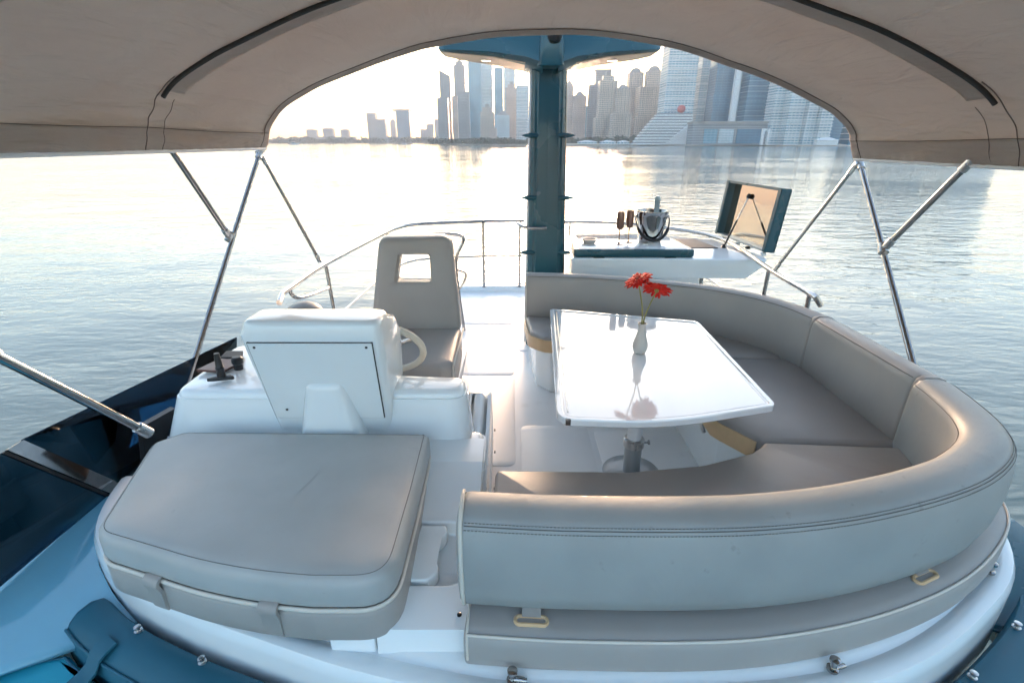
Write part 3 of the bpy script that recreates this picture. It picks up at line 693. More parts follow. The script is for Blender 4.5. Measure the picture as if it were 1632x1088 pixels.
# ------------------------------------------------------------------ tinted wind deflector
ws = empty('wind_deflector', (-2.05, 2.2, .2), 'dark tinted glass wind deflector with steel post on the port side', 'windscreen')
def pane(name, q, m, parent, th=.008):
    q = [Vector(p) for p in q]; n = (q[1] - q[0]).cross(q[3] - q[0]).normalized() * th
    vs = [*q, *[p + n for p in q]]
    return raw(name, vs, [(3, 2, 1, 0), (4, 5, 6, 7), (0, 1, 5, 4), (1, 2, 6, 5), (2, 3, 7, 6), (3, 0, 4, 7)], m, parent, 30)
T1, T2, T3 = Vector((-1.795, 3.098, 0.66)), Vector((-2.095, 1.87, 0.66)), Vector((-2.117, 1.636, 0.66))
B1, B2, B3 = Vector((-1.99, 3.3, .235)), Vector((-1.974, 2.125, 0.24)), Vector((-2.046, 1.384, 0.2))
pane('pane', [B1, B2, T2, T1], GLASS, ws)
dlt = Vector((0, -.075, 0))
pane('pane', [B2 + dlt, B3 + dlt, T3 + dlt, T2 + dlt], GLASS, ws)
pl = [B2, B2 + dlt, T2 + dlt, T2]
pane('post', [p + Vector((.006, 0, .004)) for p in pl], CHROME, ws, .014)
pane('post_seal', [p + Vector((.004, -.078 if i in (0, 3) else -.018, 0)) for i, p in enumerate(pl)], BLACK, ws, .014)
wb = empty('support_bracket', (-1.74, 2.11, .25), 'black angled bracket holding the foot of the steel pole', 'bracket')
plate_q = [(-1.813, 2.12, 0.356), (-1.78, 2.24, 0.409), (-1.754, 2.34, 0.559), (-1.773, 2.12, 0.578)]
pane('plate', plate_q, BLACK, wb, -.03)

# ------------------------------------------------------------------ helm console
def lerp2(a, b, t): return [(p[0] + (q[0] - p[0]) * t, p[1] + (q[1] - p[1]) * t) for p, q in zip(a, b)]
def loft(name, stations, m, parent=None, r=.03, n=4, ang=38, zf=None):
    """stations [(outline, z)]; the top edge is rounded by r"""
    vs, fs = [], []; k = len(stations[0][0]); loops = [[(x, y, z) for x, y in o] for o, z in stations[:-1]]
    o, z = stations[-1]
    for i in range(n + 1):
        a = i * math.pi / 2 / n; loops.append([(x, y, z - r + r * math.sin(a)) for x, y in offset(o, r * (1 - math.cos(a)))])
    for l in loops: vs += [(x, y, q + (zf(x, y) if zf else 0)) for x, y, q in l]
    for i in range(len(loops) - 1):
        for j in range(k): fs.append((i * k + j, i * k + (j + 1) % k, (i + 1) * k + (j + 1) % k, (i + 1) * k + j))
    fs.append(tuple(range(k))[::-1]); fs.append(tuple((len(loops) - 1) * k + j for j in range(k)))
    return raw(name, vs, fs, m, parent, ang)
con = empty('helm_console', (-.9, 2.4, 0), 'white moulded helm console with instrument pod and cream steering wheel', 'helm console')
loft('body', [(fillet([(-1.80, 2.06), (-.19, 2.06), (-.19, 2.50), (-.95, 2.52), (-.98, 2.95), (-1.80, 2.95)], .09, 4), 0), (fillet([(-1.72, 2.12), (-.20, 2.12), (-.20, 2.42), (-.95, 2.46), (-.99, 2.90), (-1.72, 2.90)], .09, 4), .45), (fillet([(-1.64, 2.17), (-.225, 2.17), (-.225, 2.37), (-.95, 2.43), (-1.0, 2.82), (-1.64, 2.82)], .08, 4), .70), (fillet([(-1.635, 2.18), (-.23, 2.18), (-.23, 2.36), (-.95, 2.42), (-1.0, 2.80), (-1.635, 2.80)], .08, 4), .735)], GEL, con, .035, 5)
loft('front_ledge', [(rect(-1.75, 1.97, -.125, 2.3, .05), .05), (rect(-1.72, 2.0, -.13, 2.28, .05), .44), (rect(-1.71, 2.02, -.14, 2.27, .05), .47)], GEL, con, .03, 4)
pod = loft('instrument_pod', [(rect(-1.13, 2.135, -.585, 2.46, .04), .55), (rect(-1.14, 2.12, -.575, 2.47, .05), .62), (rect(-1.168, 2.045, -.56, 2.44, .05), .965), (rect(-1.175, 2.02, -.56, 2.33, .05), 1.08), (rect(-1.165, 2.03, -.565, 2.24, .06), 1.14)], GEL, con, .03, 5)
# removable rear panel of the pod: proud plate, dark joint, screws
PA = [Vector(p) for p in ((-1.135, 2.0255, 1.05), (-.60, 2.0255, 1.05), (-.605, 2.116, .635), (-1.115, 2.116, .635))]
nrm = (PA[1] - PA[0]).cross(PA[3] - PA[0]).normalized()
if nrm.y > 0: nrm = -nrm
def plate(name, q, n_, t0, t1, m, parent):
    vs = [p + n_ * t0 for p in q] + [p + n_ * t1 for p in q]
    return raw(name, vs, [(0, 1, 2, 3), (7, 6, 5, 4), (0, 4, 5, 1), (1, 5, 6, 2), (2, 6, 7, 3), (3, 7, 4, 0)], m, parent, 30)
cen = sum(PA, Vector()) / 4
plate('panel_joint', [cen + (p - cen) * 1.008 for p in PA], nrm, -.01, .0045, RUBBER, pod)
plate('rear_panel', [cen + (p - cen) * .995 for p in PA], nrm, -.01, .007, GEL, pod)
for q in (PA[0].lerp(cen, .10) , PA[1].lerp(cen, .10), PA[3].lerp(cen, .25)):
    lathe('screw', [(.006, 0), (.006, .003), (.003, .004)], q + nrm * .006, BLACK, pod, 10, nrm)
loft('cable_cover', [(rect(-1.01, 2.035, -.69, 2.3, .06), .5), (rect(-.97, 2.05, -.73, 2.3, .06), .70), (rect(-.95, 2.05, -.75, 2.3, .06), .85)], GEL, con, .05, 6)
# lower side pod and fin towards the gangway
loft('side_pod', [(rect(-.26, 1.98, -.115, 2.75, .03), 0), (rect(-.26, 2.0, -.12, 2.72, .03), .36), (rect(-.26, 2.02, -.15, 2.62, .03), .45)], GEL, con, .05, 5, zf=lambda x, y: (y - 2.3) * .25)
fin = pane('fin', [(-.118, 1.80, .02), (-.118, 2.64, .02), (-.118, 2.60, .50), (-.118, 1.88, .37)], GEL, con, -.02)
for z_, y_ in ((.36, 2.45), (.25, 2.40), (.12, 2.25)): lathe('fin_screw', [(.008, 0), (.008, .004), (.004, .006)], (-.098, y_, z_), BLACK, fin, 10, (1, 0, 0))
# steering wheel on the far side of the pod
wc = Vector((-.70, 2.56, .80)); wnn = Vector((0, .82, .57)).normalized(); ux = Vector((1, 0, 0)); uy = wnn.cross(ux)
ringp = [wc + (ux * math.cos(a) + uy * math.sin(a)) * .215 for a in [2 * math.pi * i / 40 for i in range(40)]]
whl = tube('steering_wheel', ringp, .019, CREAMW, con, 12, True)
for a in (R(90), R(210), R(330)):
    tube('spoke', [wc, wc + (ux * math.cos(a) + uy * math.sin(a)) * .21], .011, STEEL, whl, 8)
lathe('wheel_hub', [(.05, -.03), (.05, .01), (.03, .02)], wc, STEEL, whl, 16, wnn)
tube('column', [wc, wc - wnn * .2], .025, BLACK, whl, 12)
# dash inserts on the left shelf
for nm, q in (('switch_panel', [(-1.624, 2.382, 0.748), (-1.48, 2.367, 0.748), (-1.439, 2.494, 0.748), (-1.579, 2.528, 0.748)]), ('throttle_plate', [(-1.588, 2.545, 0.748), (-1.471, 2.545, 0.748), (-1.508, 2.633, 0.748), (-1.6, 2.633, 0.748)])):
    vs = [Vector(p) for p in q] + [Vector(p) + Vector((0, 0, .012)) for p in q]
    raw(nm, vs, [(3, 2, 1, 0), (4, 5, 6, 7), (0, 1, 5, 4), (1, 2, 6, 5), (2, 3, 7, 6), (3, 0, 4, 7)], WOOD if nm == 'switch_panel' else RUBBER, con, 30)
lathe('throttle_knob', [(.022, 0), (.022, .03), (.028, .035), (.028, .06), (.02, .07)], (-1.423, 2.413, 0.748), BLACK, con, 16)
hb = empty('handset_mount', (-1.458, 2.29, 0.746), 'black tapered mount with triangular foot on the console shelf', 'mount')
bx_, by_, bz_ = (-1.458, 2.29, 0.746)
slab('foot', fillet([(bx_ - .07, by_ - .035), (bx_ + .085, by_ + .0), (bx_ + .02, by_ + .045)], .012, 3), bz_, bz_ + .018, BLACK, hb, .006)
lathe('stalk', [(.02, 0), (.019, .045), (.021, .05), (.017, .055), (.015, .10), (.013, .11), (.012, .125)], (bx_ + .01, by_ + .005, bz_ + .016), BLACK, hb, 16)
sp_ = lathe('speaker_pod', [(.12, 0), (.12, .02), (.10, .055), (.06, .08), (.01, .09)], (-1.33, 3.1, 0.811), SEATV, None, 24)
tag(sp_, 'dark grey domed cover peeking over the console top', 'speaker')

# ------------------------------------------------------------------ passage panel with moulded tray, between sunpad and sofa
def passage(x, y):
    z = .50 - .10 * max(0, min(1, (1.95 - y) / .5)) - .02 * max(0, min(1, (1.45 - y) / .3))
    def sd(x0, y0, x1, y1, r_):
        cx, cy = (x0 + x1) / 2, (y0 + y1) / 2; qx, qy = abs(x - cx) - (x1 - x0) / 2 + r_, abs(y - cy) - (y1 - y0) / 2 + r_
        return math.hypot(max(qx, 0), max(qy, 0)) + min(max(qx, qy), 0) - r_
    d = sd(-.40, 1.365, -.185, 1.625, .045)
    t = max(0, min(1, (-d + .012) / .024)); t = t * t * (3 - 2 * t)
    return z - .055 * t
vs, fs = [], []; NX, NY = 60, 190
x0_, x1_, y0_, y1_ = -.44, -.135, 1.19, 2.14
for j in range(NY + 1):
    for i in range(NX + 1):
        x = x0_ + (x1_ - x0_) * i / NX; y = y0_ + (y1_ - y0_) * j / NY; vs.append((x, y, passage(x, y)))
for j in range(NY):
    for i in range(NX): a = j * (NX + 1) + i; fs.append((a, a + 1, a + NX + 2, a + NX + 1))
o0 = len(vs); vs += [(x0_, y0_ - .02, .05), (x1_, y0_ - .02, .05), (x1_ + .005, y1_, .05), (x0_, y1_, .05)]
fs.append(tuple([o0, o0 + 1] + list(range(NX, -1, -1)))); fs.append(tuple([o0 + 1, o0 + 2] + [j * (NX + 1) + NX for j in range(NY, -1, -1)]))
pas = empty('passage_moulding', (-.29, 1.6, 0), 'white moulded step panel with bottle tray between sunpad and sofa', 'moulding')
raw('panel', vs, fs, GEL, pas, 60)
wv = [(-.395, 1.375)] + [(-.295 + .022 * math.sin((1 - t) * 9.2 + .5) + .02 * t, 1.375 + .235 * t) for t in [i / 30 for i in range(31)]] + [(-.36, 1.61)]
slab('wavy_holder', wv, .345, .405, GEL, pas, .008, 3, zf=lambda x, y: passage(-.43, y) - .40)
lathe('drain_cap', [(.008, 0), (.008, .003), (.004, .005)], (-.175, 1.24, .388), BLACK, pas, 12)
box('foot_block', (-.60, 1.19, .10), (-.445, 1.50, .36), GEL, pas, .015)

# ------------------------------------------------------------------ sunpad in front of the console
sp = empty('sunpad', (-.93, 1.6, .3), 'large grey padded sunpad of two stacked cushions in front of the console', 'sunpad')
fe = smooth_path([(-.62, 1.165), (-.80, 1.187), (-1.0, 1.23), (-1.20, 1.292)], 5)
so = fillet([(-1.50, 2.03), (-.375, 2.01), (-.365, 1.60), (-.365, 1.165)] + [(p.x, p.y) for p in fe] + [(-1.43, 1.365), (-1.60, 1.93)], [.06, .03, .3, .17] + [.01] * len(fe) + [.13, .07], 7)
top = rings('upper_cushion', so, [(.02, .495), (.006, .503), (.0, .52), (0, .580), (.005, .599), (.017, .612), (.036, .620), (('s', .96), .6238), (('s', .88), .6262), (('s', .7), .629), (('s', .35), .631)], PADV, sp)
dashes('stitching', [(x, y, .6155) for x, y in (lambda L: L + L[:1])(offset(so, .0235))], SEAM, top, .009, .006, .0009)
lo = rings('lower_cushion', offset(so, -.004), [(.03, .355), (.008, .362), (0, .38), (0, .468), (.006, .482), (.02, .490)], VINYL, sp)
tube('piping', [(x, y, .4935) for x, y in offset(so, .001)], .0075, PIPE, sp, 8, True)
def strap(cx, cy, tx, ty, nm='strap'):
    t = Vector((tx, ty, 0)).normalized(); n = Vector((t.y, -t.x, 0)); w = .032
    pr = [(.004, .375), (.009, .40), (.010, .455), (.016, .475), (.020, .49), (.014, .505), (.004, .512)]
    vs, fs = [], []
    for d_, z_ in pr:
        for s_, e_ in ((-w, 0), (w, 0), (w, -.012), (-w, -.012)): q = Vector((cx, cy, 0)) + t * s_ + n * (d_ + e_); vs.append((q.x, q.y, z_))
    for i in range(len(pr) - 1):
        for j in range(4): fs.append((i * 4 + j, i * 4 + (j + 1) % 4, i * 4 + 4 + (j + 1) % 4, i * 4 + 4 + j))
    fs += [(0, 1, 2, 3), tuple(len(vs) - 4 + i for i in (3, 2, 1, 0))]
    raw(nm, vs, fs, VINYL, sp, 40)
strap(-.76, 1.180, 1, -.16); strap(-1.19, 1.283, 1, -.33)
box('support_frame', (-1.42, 1.45, .05), (-.50, 1.95, .352), BLACK, sp, .02)

# ------------------------------------------------------------------ curved sofa
ST, SZ = .82, .47
sofa = empty('curved_sofa', (1.0, 2.6, 0), 'U-shaped grey vinyl sofa wrapping round the white table', 'sofa')
# near backrest: runs along the bow and turns the starboard corner
NB = smooth_path([(-.135, 1.285), (.15, 1.265), (.55, 1.26), (.82, 1.278), (1.08, 1.325), (1.38, 1.415), (1.60, 1.515), (1.775, 1.645), (1.875, 1.80), (1.935, 2.0), (1.96, 2.13)], 8)
bsec = [(.078, .42), (.085, .46), (.082, .60), (.078, .745), (.072, .785), (.055, .81), (.03, .822), (-.02, .823), (-.06, .815), (-.085, .80), (-.098, .775), (-.108, .72), (-.112, .64), (-.105, .55), (-.09, .49), (-.07, .47), (-.02, .462), (.04, .42)]
nb = sweep('backrest', NB, bsec, VINYLW, sofa, .028, 50)
sp1 = offset_path(NB, -.0905, .797); tube('seam', sp1, .0013, SEAM, nb, 6)
dashes('stitching', offset_path(NB, -.084, .8035), SEAM, nb); dashes('stitching', offset_path(NB, -.0965, .7865), SEAM, nb)
dashes('stitching', offset_path(NB, .0715, .789), SEAM, nb)
ends = [(NB[0].x - .028, NB[0].y + n_ * .97, z_) for n_, z_ in bsec]
tube('end_piping', [(x + .010, NB[0].y + (y - NB[0].y) * 1.015, .62 + (z - .62) * 1.012) for x, y, z in ends], .0065, PIPE, nb, 8, True)
# side backrest
SB = [Vector((1.962, 2.19 + .83 * i / 12)) for i in range(13)]
ssec = [(.07, .44), (.072, .60), (.066, .775), (.054, .805), (.03, .822), (-.03, .823), (-.07, .81), (-.085, .78), (-.09, .6), (-.085, .40), (0, .38)]
sb = sweep('backrest', SB, ssec, VINYL, sofa, .022, 50)
tube('seam', offset_path(SB, .054, .8075), .0018, SEAM, sb, 6)
# aft backrest
AB = smooth_path([(1.955, 3.075), (1.90, 3.30), (1.78, 3.52), (1.58, 3.72), (1.33, 3.87), (.98, 4.02), (.60, 4.13), (.14, 4.19)], 8)
ab = sweep('backrest', AB, ssec, VINYL, sofa, .024, 50)
tube('end_piping', [(AB[-1].x - .020, AB[-1].y - n_ * 1.0, z_) for n_, z_ in ssec], .006, PIPE, ab, 8, True)
tube('seam', offset_path(AB, .054, .8075), .0018, SEAM, ab, 6)
# dark gusset strips in the joints between backrests
for p, ax in (((1.962, 2.158), 0), ((1.960, 3.048), 0)):
    sweep('gusset', [(p[0], p[1] - .012), (p[0], p[1] + .012)], [(n_ * .95, .6 + (z_ - .6) * 1.02) for n_, z_ in ssec], SEATV, sofa, .004, 50)
# seats
def seat(name, pts, r_=.05, z1=SZ, label=None):
    o = rings(name, fillet(pts, r_, 5), [(.012, z1 - .12), (0, z1 - .105), (0, z1 - .022), (.006, z1 - .008), (.02, z1)], SEATV, sofa)
    return o
s1 = [(-.085, 1.33), (-.075, 1.935), (.53, 1.925), (.88, 1.975), (1.14, 2.07), (1.215, 2.125), (1.25, 2.165), (1.90, 2.12), (1.83, 1.80), (1.70, 1.66), (1.40, 1.50), (1.05, 1.40), (.5, 1.345)]
seat('seat_cushion', s1, .03)
s2 = [(1.245, 2.185), (1.10, 2.40), (1.10, 3.20), (1.93, 3.20), (1.91, 2.14)]
seat('seat_cushion', s2, .03)
s3 = [(1.10, 3.215), (1.06, 3.32), (.62, 3.50), (.24, 3.60), (.14, 3.72), (.115, 4.12), (.60, 4.06), (1.0, 3.95), (1.35, 3.80), (1.6, 3.63), (1.78, 3.45), (1.89, 3.215)]
seat('seat_cushion', s3, .04)
# moulded white bases; beige strips paint warm light on the cushion fronts
slab('base', fillet([(-.06, 1.36), (-.05, 1.90), (.53, 1.885), (.88, 1.935), (1.16, 2.05), (1.9, 2.08), (1.80, 1.80), (1.40, 1.52), (.5, 1.36)], .03, 4), .0, SZ - .125, GEL, sofa, .01)
slab('base', fillet([(1.26, 2.20), (1.14, 2.42), (1.14, 3.25), (1.98, 3.25), (1.98, 2.1)], .04, 4), .0, SZ - .125, GEL, sofa, .01)
slab('base', fillet([(1.14, 3.26), (1.05, 3.36), (.64, 3.52), (.30, 3.60), (.19, 3.74), (.15, 4.24), (.64, 4.18), (1.0, 4.07), (1.4, 3.9), (1.8, 3.6), (1.98, 3.26)], .05, 4), .0, SZ - .125, GEL, sofa, .02)
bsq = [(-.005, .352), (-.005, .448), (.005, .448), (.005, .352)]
sweep('painted_lit_front', [(1.093, 3.19), (1.093, 2.80), (1.093, 2.41), (1.115, 2.365), (1.225, 2.19)], bsq, BEIGE, sofa, .002)
sweep('painted_lit_front', [(.61, 3.494), (.40, 3.55), (.25, 3.59), (.20, 3.63), (.14, 3.70), (.129, 3.74), (.108, 4.08)], bsq, BEIGE, sofa, .002)
# pad that closes the front under the near backrest, on the rim
NP = smooth_path([(-.13, 1.255), (.15, 1.235), (.55, 1.23), (.82, 1.25), (1.12, 1.31), (1.42, 1.41), (1.66, 1.53), (1.88, 1.69), (1.98, 1.82), (2.03, 2.0)], 8)
psec = [(.05, .30), (.05, .43), (-.02, .436), (-.08, .434), (-.112, .428), (-.124, .415), (-.128, .39), (-.128, .33), (-.12, .30)]
pd = sweep('lower_pad', NP, psec, VINYL, sofa, .012, 40)
tube('piping', offset_path(NP, -.120, .4265), .005, PIPE, pd, 8)
tube('end_piping', [(NP[0].x - .010, NP[0].y + n_, z_) for n_, z_ in psec[1:-1]], .004, PIPE, pd, 8)
def loop_tab(i):
    p = NP[i]; t = (NP[i + 1] - NP[i - 1]).normalized(); n = Vector((-t.y, t.x)); c = p + n * -.062
    def W(a, b, z): q = c + t * a + n * b; return (q.x, q.y, z)
    st = [(math.cos(a) * .0165 + (.036 if math.cos(a) > 0 else -.036), math.sin(a) * .0165) for a in [2 * math.pi * k / 24 for k in range(24)]]
    vs, fs = [], []
    for (s_, z_) in ((1.25, .434), (1.25, .440), (1.1, .4435), (.75, .4435), (.6, .440), (.6, .434)):
        for a, b in st:
            e = math.copysign(.036, a); vs.append(W(e + (a - e) * s_, b * s_, z_))
    for r_ in range(5):
        for j in range(24): fs.append((r_ * 24 + j, r_ * 24 + (j + 1) % 24, (r_ + 1) * 24 + (j + 1) % 24, (r_ + 1) * 24 + j))
    for j in range(24): fs.append((5 * 24 + j, 5 * 24 + (j + 1) % 24, (j + 1) % 24, j))
    g = raw('loop_ring', vs, fs, BEIGE, pd, 40)
    vs = [W(a, b, z) for a in (-.03, .03) for b, z in ((.09, .50), (.03, .452), (.006, .446), (.006, .4455), (.03, .4455), (.09, .49))]
    raw('webbing', vs, [(i, i + 1, 7 + i, 6 + i) for i in range(5)] + [(5, 0, 6, 11), (0, 1, 2, 3, 4, 5), (11, 10, 9, 8, 7, 6)], VINYL, g, 40)
loop_tab(6); loop_tab(40)

# ------------------------------------------------------------------ table
TZ = .68
tb = empty('dining_table', (.72, 2.6, 0), 'glossy white table with folding leaf on a steel pedestal', 'table')
tc_ = [(0.284, 3.653, 0.68), (1.301, 3.365, 0.68), (1.263, 2.145, 0.68), (0.685, 1.982, 0.68), (0.205, 2.015, 0.68)]
to = fillet([(p[0], p[1]) for p in tc_], [.04, .06, .05, 1.6, .09], 7)
rings('table_top', to, [(.03, TZ - .042), (.008, TZ - .038), (0, TZ - .03), (0, TZ - .004), (.003, TZ + .003), (.022, TZ + .003), (.027, TZ - .003), (.030, TZ - .004)], TABLEM, tb, None, 8)
tube('inlay_groove', [(x, y, TZ - .0042) for x, y in offset(to, .036)], .0013, ALU, tb, 6, True)
a_, b_ = Vector(tc_[0]), Vector(tc_[4])
for off_ in (.045,):
    tube('hinge_strip', [Vector((a_.x + off_, a_.y - .03, TZ - .0035)), Vector((b_.x + off_ + .01, b_.y + .07, TZ - .0035))], .0035, CHROME, tb, 8)
for cx, cy in ((tc_[1][0] - .01, tc_[1][1] - .03), (tc_[4][0] + .05, tc_[4][1] + .004)): box('edge_clip', (cx - .012, cy - .008, TZ - .03), (cx + .012, cy + .008, TZ + .002), CHROME, tb, .003)
pxy = (.715, 2.56)
lathe('pedestal', [(.05, .012), (.05, .20)], (*pxy, 0), ALU, tb, 28)
lathe('collar', [(.053, .185), (.060, .19), (.060, .235), (.055, .24), (.046, .242)], (*pxy, 0), STEEL, tb, 28)
lathe('upper_tube', [(.041, .20), (.041, .64)], (*pxy, 0), WHITE, tb, 28)
lathe('knob', [(.006, 0), (.006, .02), (.014, .022), (.014, .034), (.008, .036)], (pxy[0] + .056, pxy[1] - .01, .215), CHROME, tb, 12, (1, -.2, .2))
lathe('foot_plate', [(.17, .0), (.17, .008), (.15, .014), (.06, .016)], (*pxy, 0), ALU, tb, 32)
tube('table_brace', smooth_path([(.56, 2.58, .62), (.9, 2.62, .61), (1.0, 2.66, .58), (1.10, 2.52, .30)], 6), .012, STEEL, tb, 8)

# ------------------------------------------------------------------ vase and gerberas
vx, vy, vz = (0.762, 2.804, 0.6765)
vase = lathe('vase', [(.026, 0), (.034, .004), (.043, .03), (.045, .045), (.042, .07), (.031, .105), (.0235, .135), (.0225, .16), (.0255, .182), (.027, .188), (.023, .188), (.0195, .16)], (vx, vy, vz), CERAMIC, None, 32)
tag(vase, 'small pale grey ceramic bud vase on the white table', 'vase')
def gerbera(label, pts, n_, r_):
    g = empty('gerbera', (vx, vy, vz + .16), label, 'flower', 'red gerberas in the vase')
    P = smooth_path(pts, 6); tube('stem', P, .0042, STEM, g, 8)
    c = P[-1]; n = Vector(n_).normalized(); q = n.to_track_quat('Z', 'Y')
    vs, fs = [], []; random.seed(int(r_ * 1e4))
    for lay, (cnt, rr, lift) in enumerate(((22, r_, .004), (20, r_ * .86, .010), (14, r_ * .5, .014))):
        for k in range(cnt):
            a = 2 * math.pi * (k + .5 * lay) / cnt + random.uniform(-.06, .06); l = rr * random.uniform(.88, 1.06); w = rr * .12; o = len(vs)
            droop = random.uniform(-.012, .008)
            for f_, ww, zz in ((.12, .4, 0), (.5, 1, .004), (.85, .9, .004 + droop * .5), (1, .25, droop)):
                for s_ in (-1, 1):
                    v = Vector((l * f_ * math.cos(a) - s_ * w * ww * math.sin(a), l * f_ * math.sin(a) + s_ * w * ww * math.cos(a), lift + zz)); vs.append(q @ v + c)
            for f_ in range(3): fs.append((o + f_ * 2, o + f_ * 2 + 1, o + f_ * 2 + 3, o + f_ * 2 + 2))
    pt = raw('petals', vs, fs, RED, g, 60); s = pt.modifiers.new('thick', 'SOLIDIFY'); s.thickness = .0012; kind(pt, 'stuff')
    lathe('flower_heart', [(.003, .006), (.012, .014), (.010, .019), (.002, .020)], c, REDD, g, 14, n)
    lathe('calyx', [(.004, -.014), (.012, -.004), (.014, .004)], c, STEM, g, 14, n)
zt = vz + .185
gerbera('red gerbera leaning left, higher of the two in the vase', [(vx - .004, vy, vz + .05), (vx - .003, vy, zt), (vx - .008, vy + .01, zt + .10), (vx - .046, vy + .005, zt + .255)], (-.42, -.12, .88), .085)
gerbera('red gerbera leaning right, lower of the two in the vase', [(vx + .004, vy, vz + .05), (vx + .005, vy, zt), (vx + .024, vy, zt + .09), (vx + .062, vy - .005, zt + .20)], (.26, .62, .74), .088)

# ------------------------------------------------------------------ helm seat
hs = empty('helm_chair', (-.66, 3.1, 0), 'grey helm seat with a square opening in its tall backrest', 'chair')
YB = 3.40
def byang(pts, c, n=64, fil=.05):
    P = [Vector(p) for p in fillet(pts, fil, 8)]; out = []
    for j in range(n):
        a = 2 * math.pi * j / n; d = Vector((math.cos(a), math.sin(a))); best = None
        for i in range(len(P)):
            p, q = P[i] - Vector(c), P[(i + 1) % len(P)] - Vector(c); e = q - p; den = d.x * e.y - d.y * e.x
            if abs(den) < 1e-12: continue
            t = (p.x * e.y - p.y * e.x) / den; s = (p.x * d.y - p.y * d.x) / den
            if t > 0 and -1e-6 <= s <= 1 + 1e-6 and (best is None or t > best): best = t
        out.append(Vector(c) + d * best)
    return out
e1, e2, e3, e4 = (-1.012, 3.4, 0.668), (-0.36, 3.4, 0.658), (-0.416, 3.46, 1.253), (-0.905, 3.46, 1.245)
h1, h2, h3, h4 = (-0.809, 3.43, 0.943), (-0.561, 3.43, 0.943), (-0.566, 3.45, 1.131), (-0.772, 3.45, 1.131)
hc = ((h1[0] + h3[0]) / 2, (h1[2] + h3[2]) / 2)
OUT = byang([(e1[0], e1[2] - .10), (e2[0], e2[2] - .10), (e3[0], e3[2]), (e4[0], e4[2])], hc, 96, .075); INN = byang([(h1[0], h1[2]), (h2[0], h2[2]), (h3[0], h3[2]), (h4[0], h4[2])], hc, 96, .022)
prf = [(0, .03), (.03, .010), (.10, .0), (.30, -.006), (.70, -.006), (.93, .002), (1, .018), (1, .10), (.9, .118), (.06, .118), (0, .10)]
vs, fs = [], []; k = 96
for s_, dd in prf:
    for a, b in zip(OUT, INN): p = a.lerp(b, s_); vs.append((p.x, YB + dd + (p.y - .71) * .11, p.y))
for i in range(len(prf)):
    q = (i + 1) % len(prf)
    for j in range(k): fs.append((i * k + j, i * k + (j + 1) % k, q * k + (j + 1) % k, q * k + j))
bk = raw('backrest', vs, fs, VINYL, hs, 40)
vs, fs = [], []; cc = Vector(hc)
prf2 = [(1.02, .122), (1.06, .14), (1.05, .20), (.8, .21)]
SH = [Vector((hc[0] + (p.x - hc[0]) * .97 - .022, hc[1] + (p.y - hc[1]) * .97)) for p in OUT]
vs, fs = [], []
for s_, dd in ((0, .120), (.0, .128), (.0, .17), (.35, .185), (.97, .15), (1.0, .121)):
    for a, b in zip(SH, INN): p = a.lerp(b, s_); vs.append((p.x, YB + dd + (p.y - .71) * .11, p.y))
for i in range(6):
    q = (i + 1) % 6
    for j in range(k): fs.append((i * k + j, i * k + (j + 1) % k, q * k + (j + 1) % k, q * k + j))
raw('back_shell', vs, fs, GEL, hs, 40)
c1, c2, c3, c4 = (-0.984, 3.482, 0.62), (-0.368, 3.469, 0.62), (-0.376, 3.002, 0.62), (-0.914, 2.96, 0.62)
sc = rings('seat_cushion', fillet([(e1[0] + .0, 3.42), (e1[0] + .01, 2.78), (e1[0] + .10, 2.74), (-.42, 2.74), (-.345, 2.80), (e2[0] + .0, 3.42)], .04, 5), [(.02, .40), (0, .42), (0, .585), (.006, .605), (.02, .617), (('s', .92), .622), (('s', .7), .627), (('s', .4), .629)], VINYL, hs)
tube('piping', [(-.355, 2.775, .42), (-.352, 2.775, .595), (-.349, 2.80, .612), (-.345, 3.10, .614), (-.345, 3.40, .614)], .006, PIPE, sc, 8)
loft('seat_base', [(rect(-.99, 2.86, -.33, 3.62, .08), .0), (rect(-.98, 2.86, -.34, 3.60, .08), .36), (rect(-.98, 2.85, -.335, 3.60, .08), .395)], GEL, hs, .02, 3)

# ------------------------------------------------------------------ radar mast
ms = empty('radar_mast', (.30, 4.75, 0), 'dark teal T-shaped radar mast with lit underside wings', 'mast')
mb = [(.135, 4.62), (.19, 4.56), (.31, 4.545), (.44, 4.56), (.495, 4.62), (.475, 5.0), (.16, 5.0)]
mt = [(.165, 4.70), (.205, 4.66), (.305, 4.65), (.405, 4.66), (.445, 4.70), (.43, 4.98), (.18, 4.98)]
vs = [(x, y, 0) for x, y in mb] + [(x, y, 2.46) for x, y in mt]; k = 7
bm = bmesh.new(); bv = [bm.verts.new(v) for v in vs]; bm.faces.new(bv[:7][::-1]); bm.faces.new(bv[7:])
for i in range(7): bm.faces.new((bv[i], bv[(i + 1) % 7], bv[7 + (i + 1) % 7], bv[7 + i]))
bmesh.ops.bevel(bm, geom=[e for e in bm.edges if abs(e.verts[0].co.z - e.verts[1].co.z) > 1], offset=.018, segments=3, affect='EDGES')
finish('column', bm, NAVY, ms, 30)
tube('edge_strip', [(.128, 4.66, .02), (.160, 4.735, 2.44)], .014, WHITE, ms, 10)
tube('edge_strip', [(.500, 4.66, .02), (.452, 4.735, 2.44)], .006, CHROME, ms, 10)
for z_ in (.91, 1.39, 1.90):
    t_ = z_ / 2.46
    for sgn in (-1, 1):
        cx = .31 + sgn * (.175 - .04 * t_); cy = 4.585 + .08 * t_
        lathe('step_fin', [(.002, -.10), (.017, -.05), (.023, 0), (.015, .045), (.002, .085)], (cx, cy, z_), NAVY, ms, 12, (sgn, -.0, 0.0))
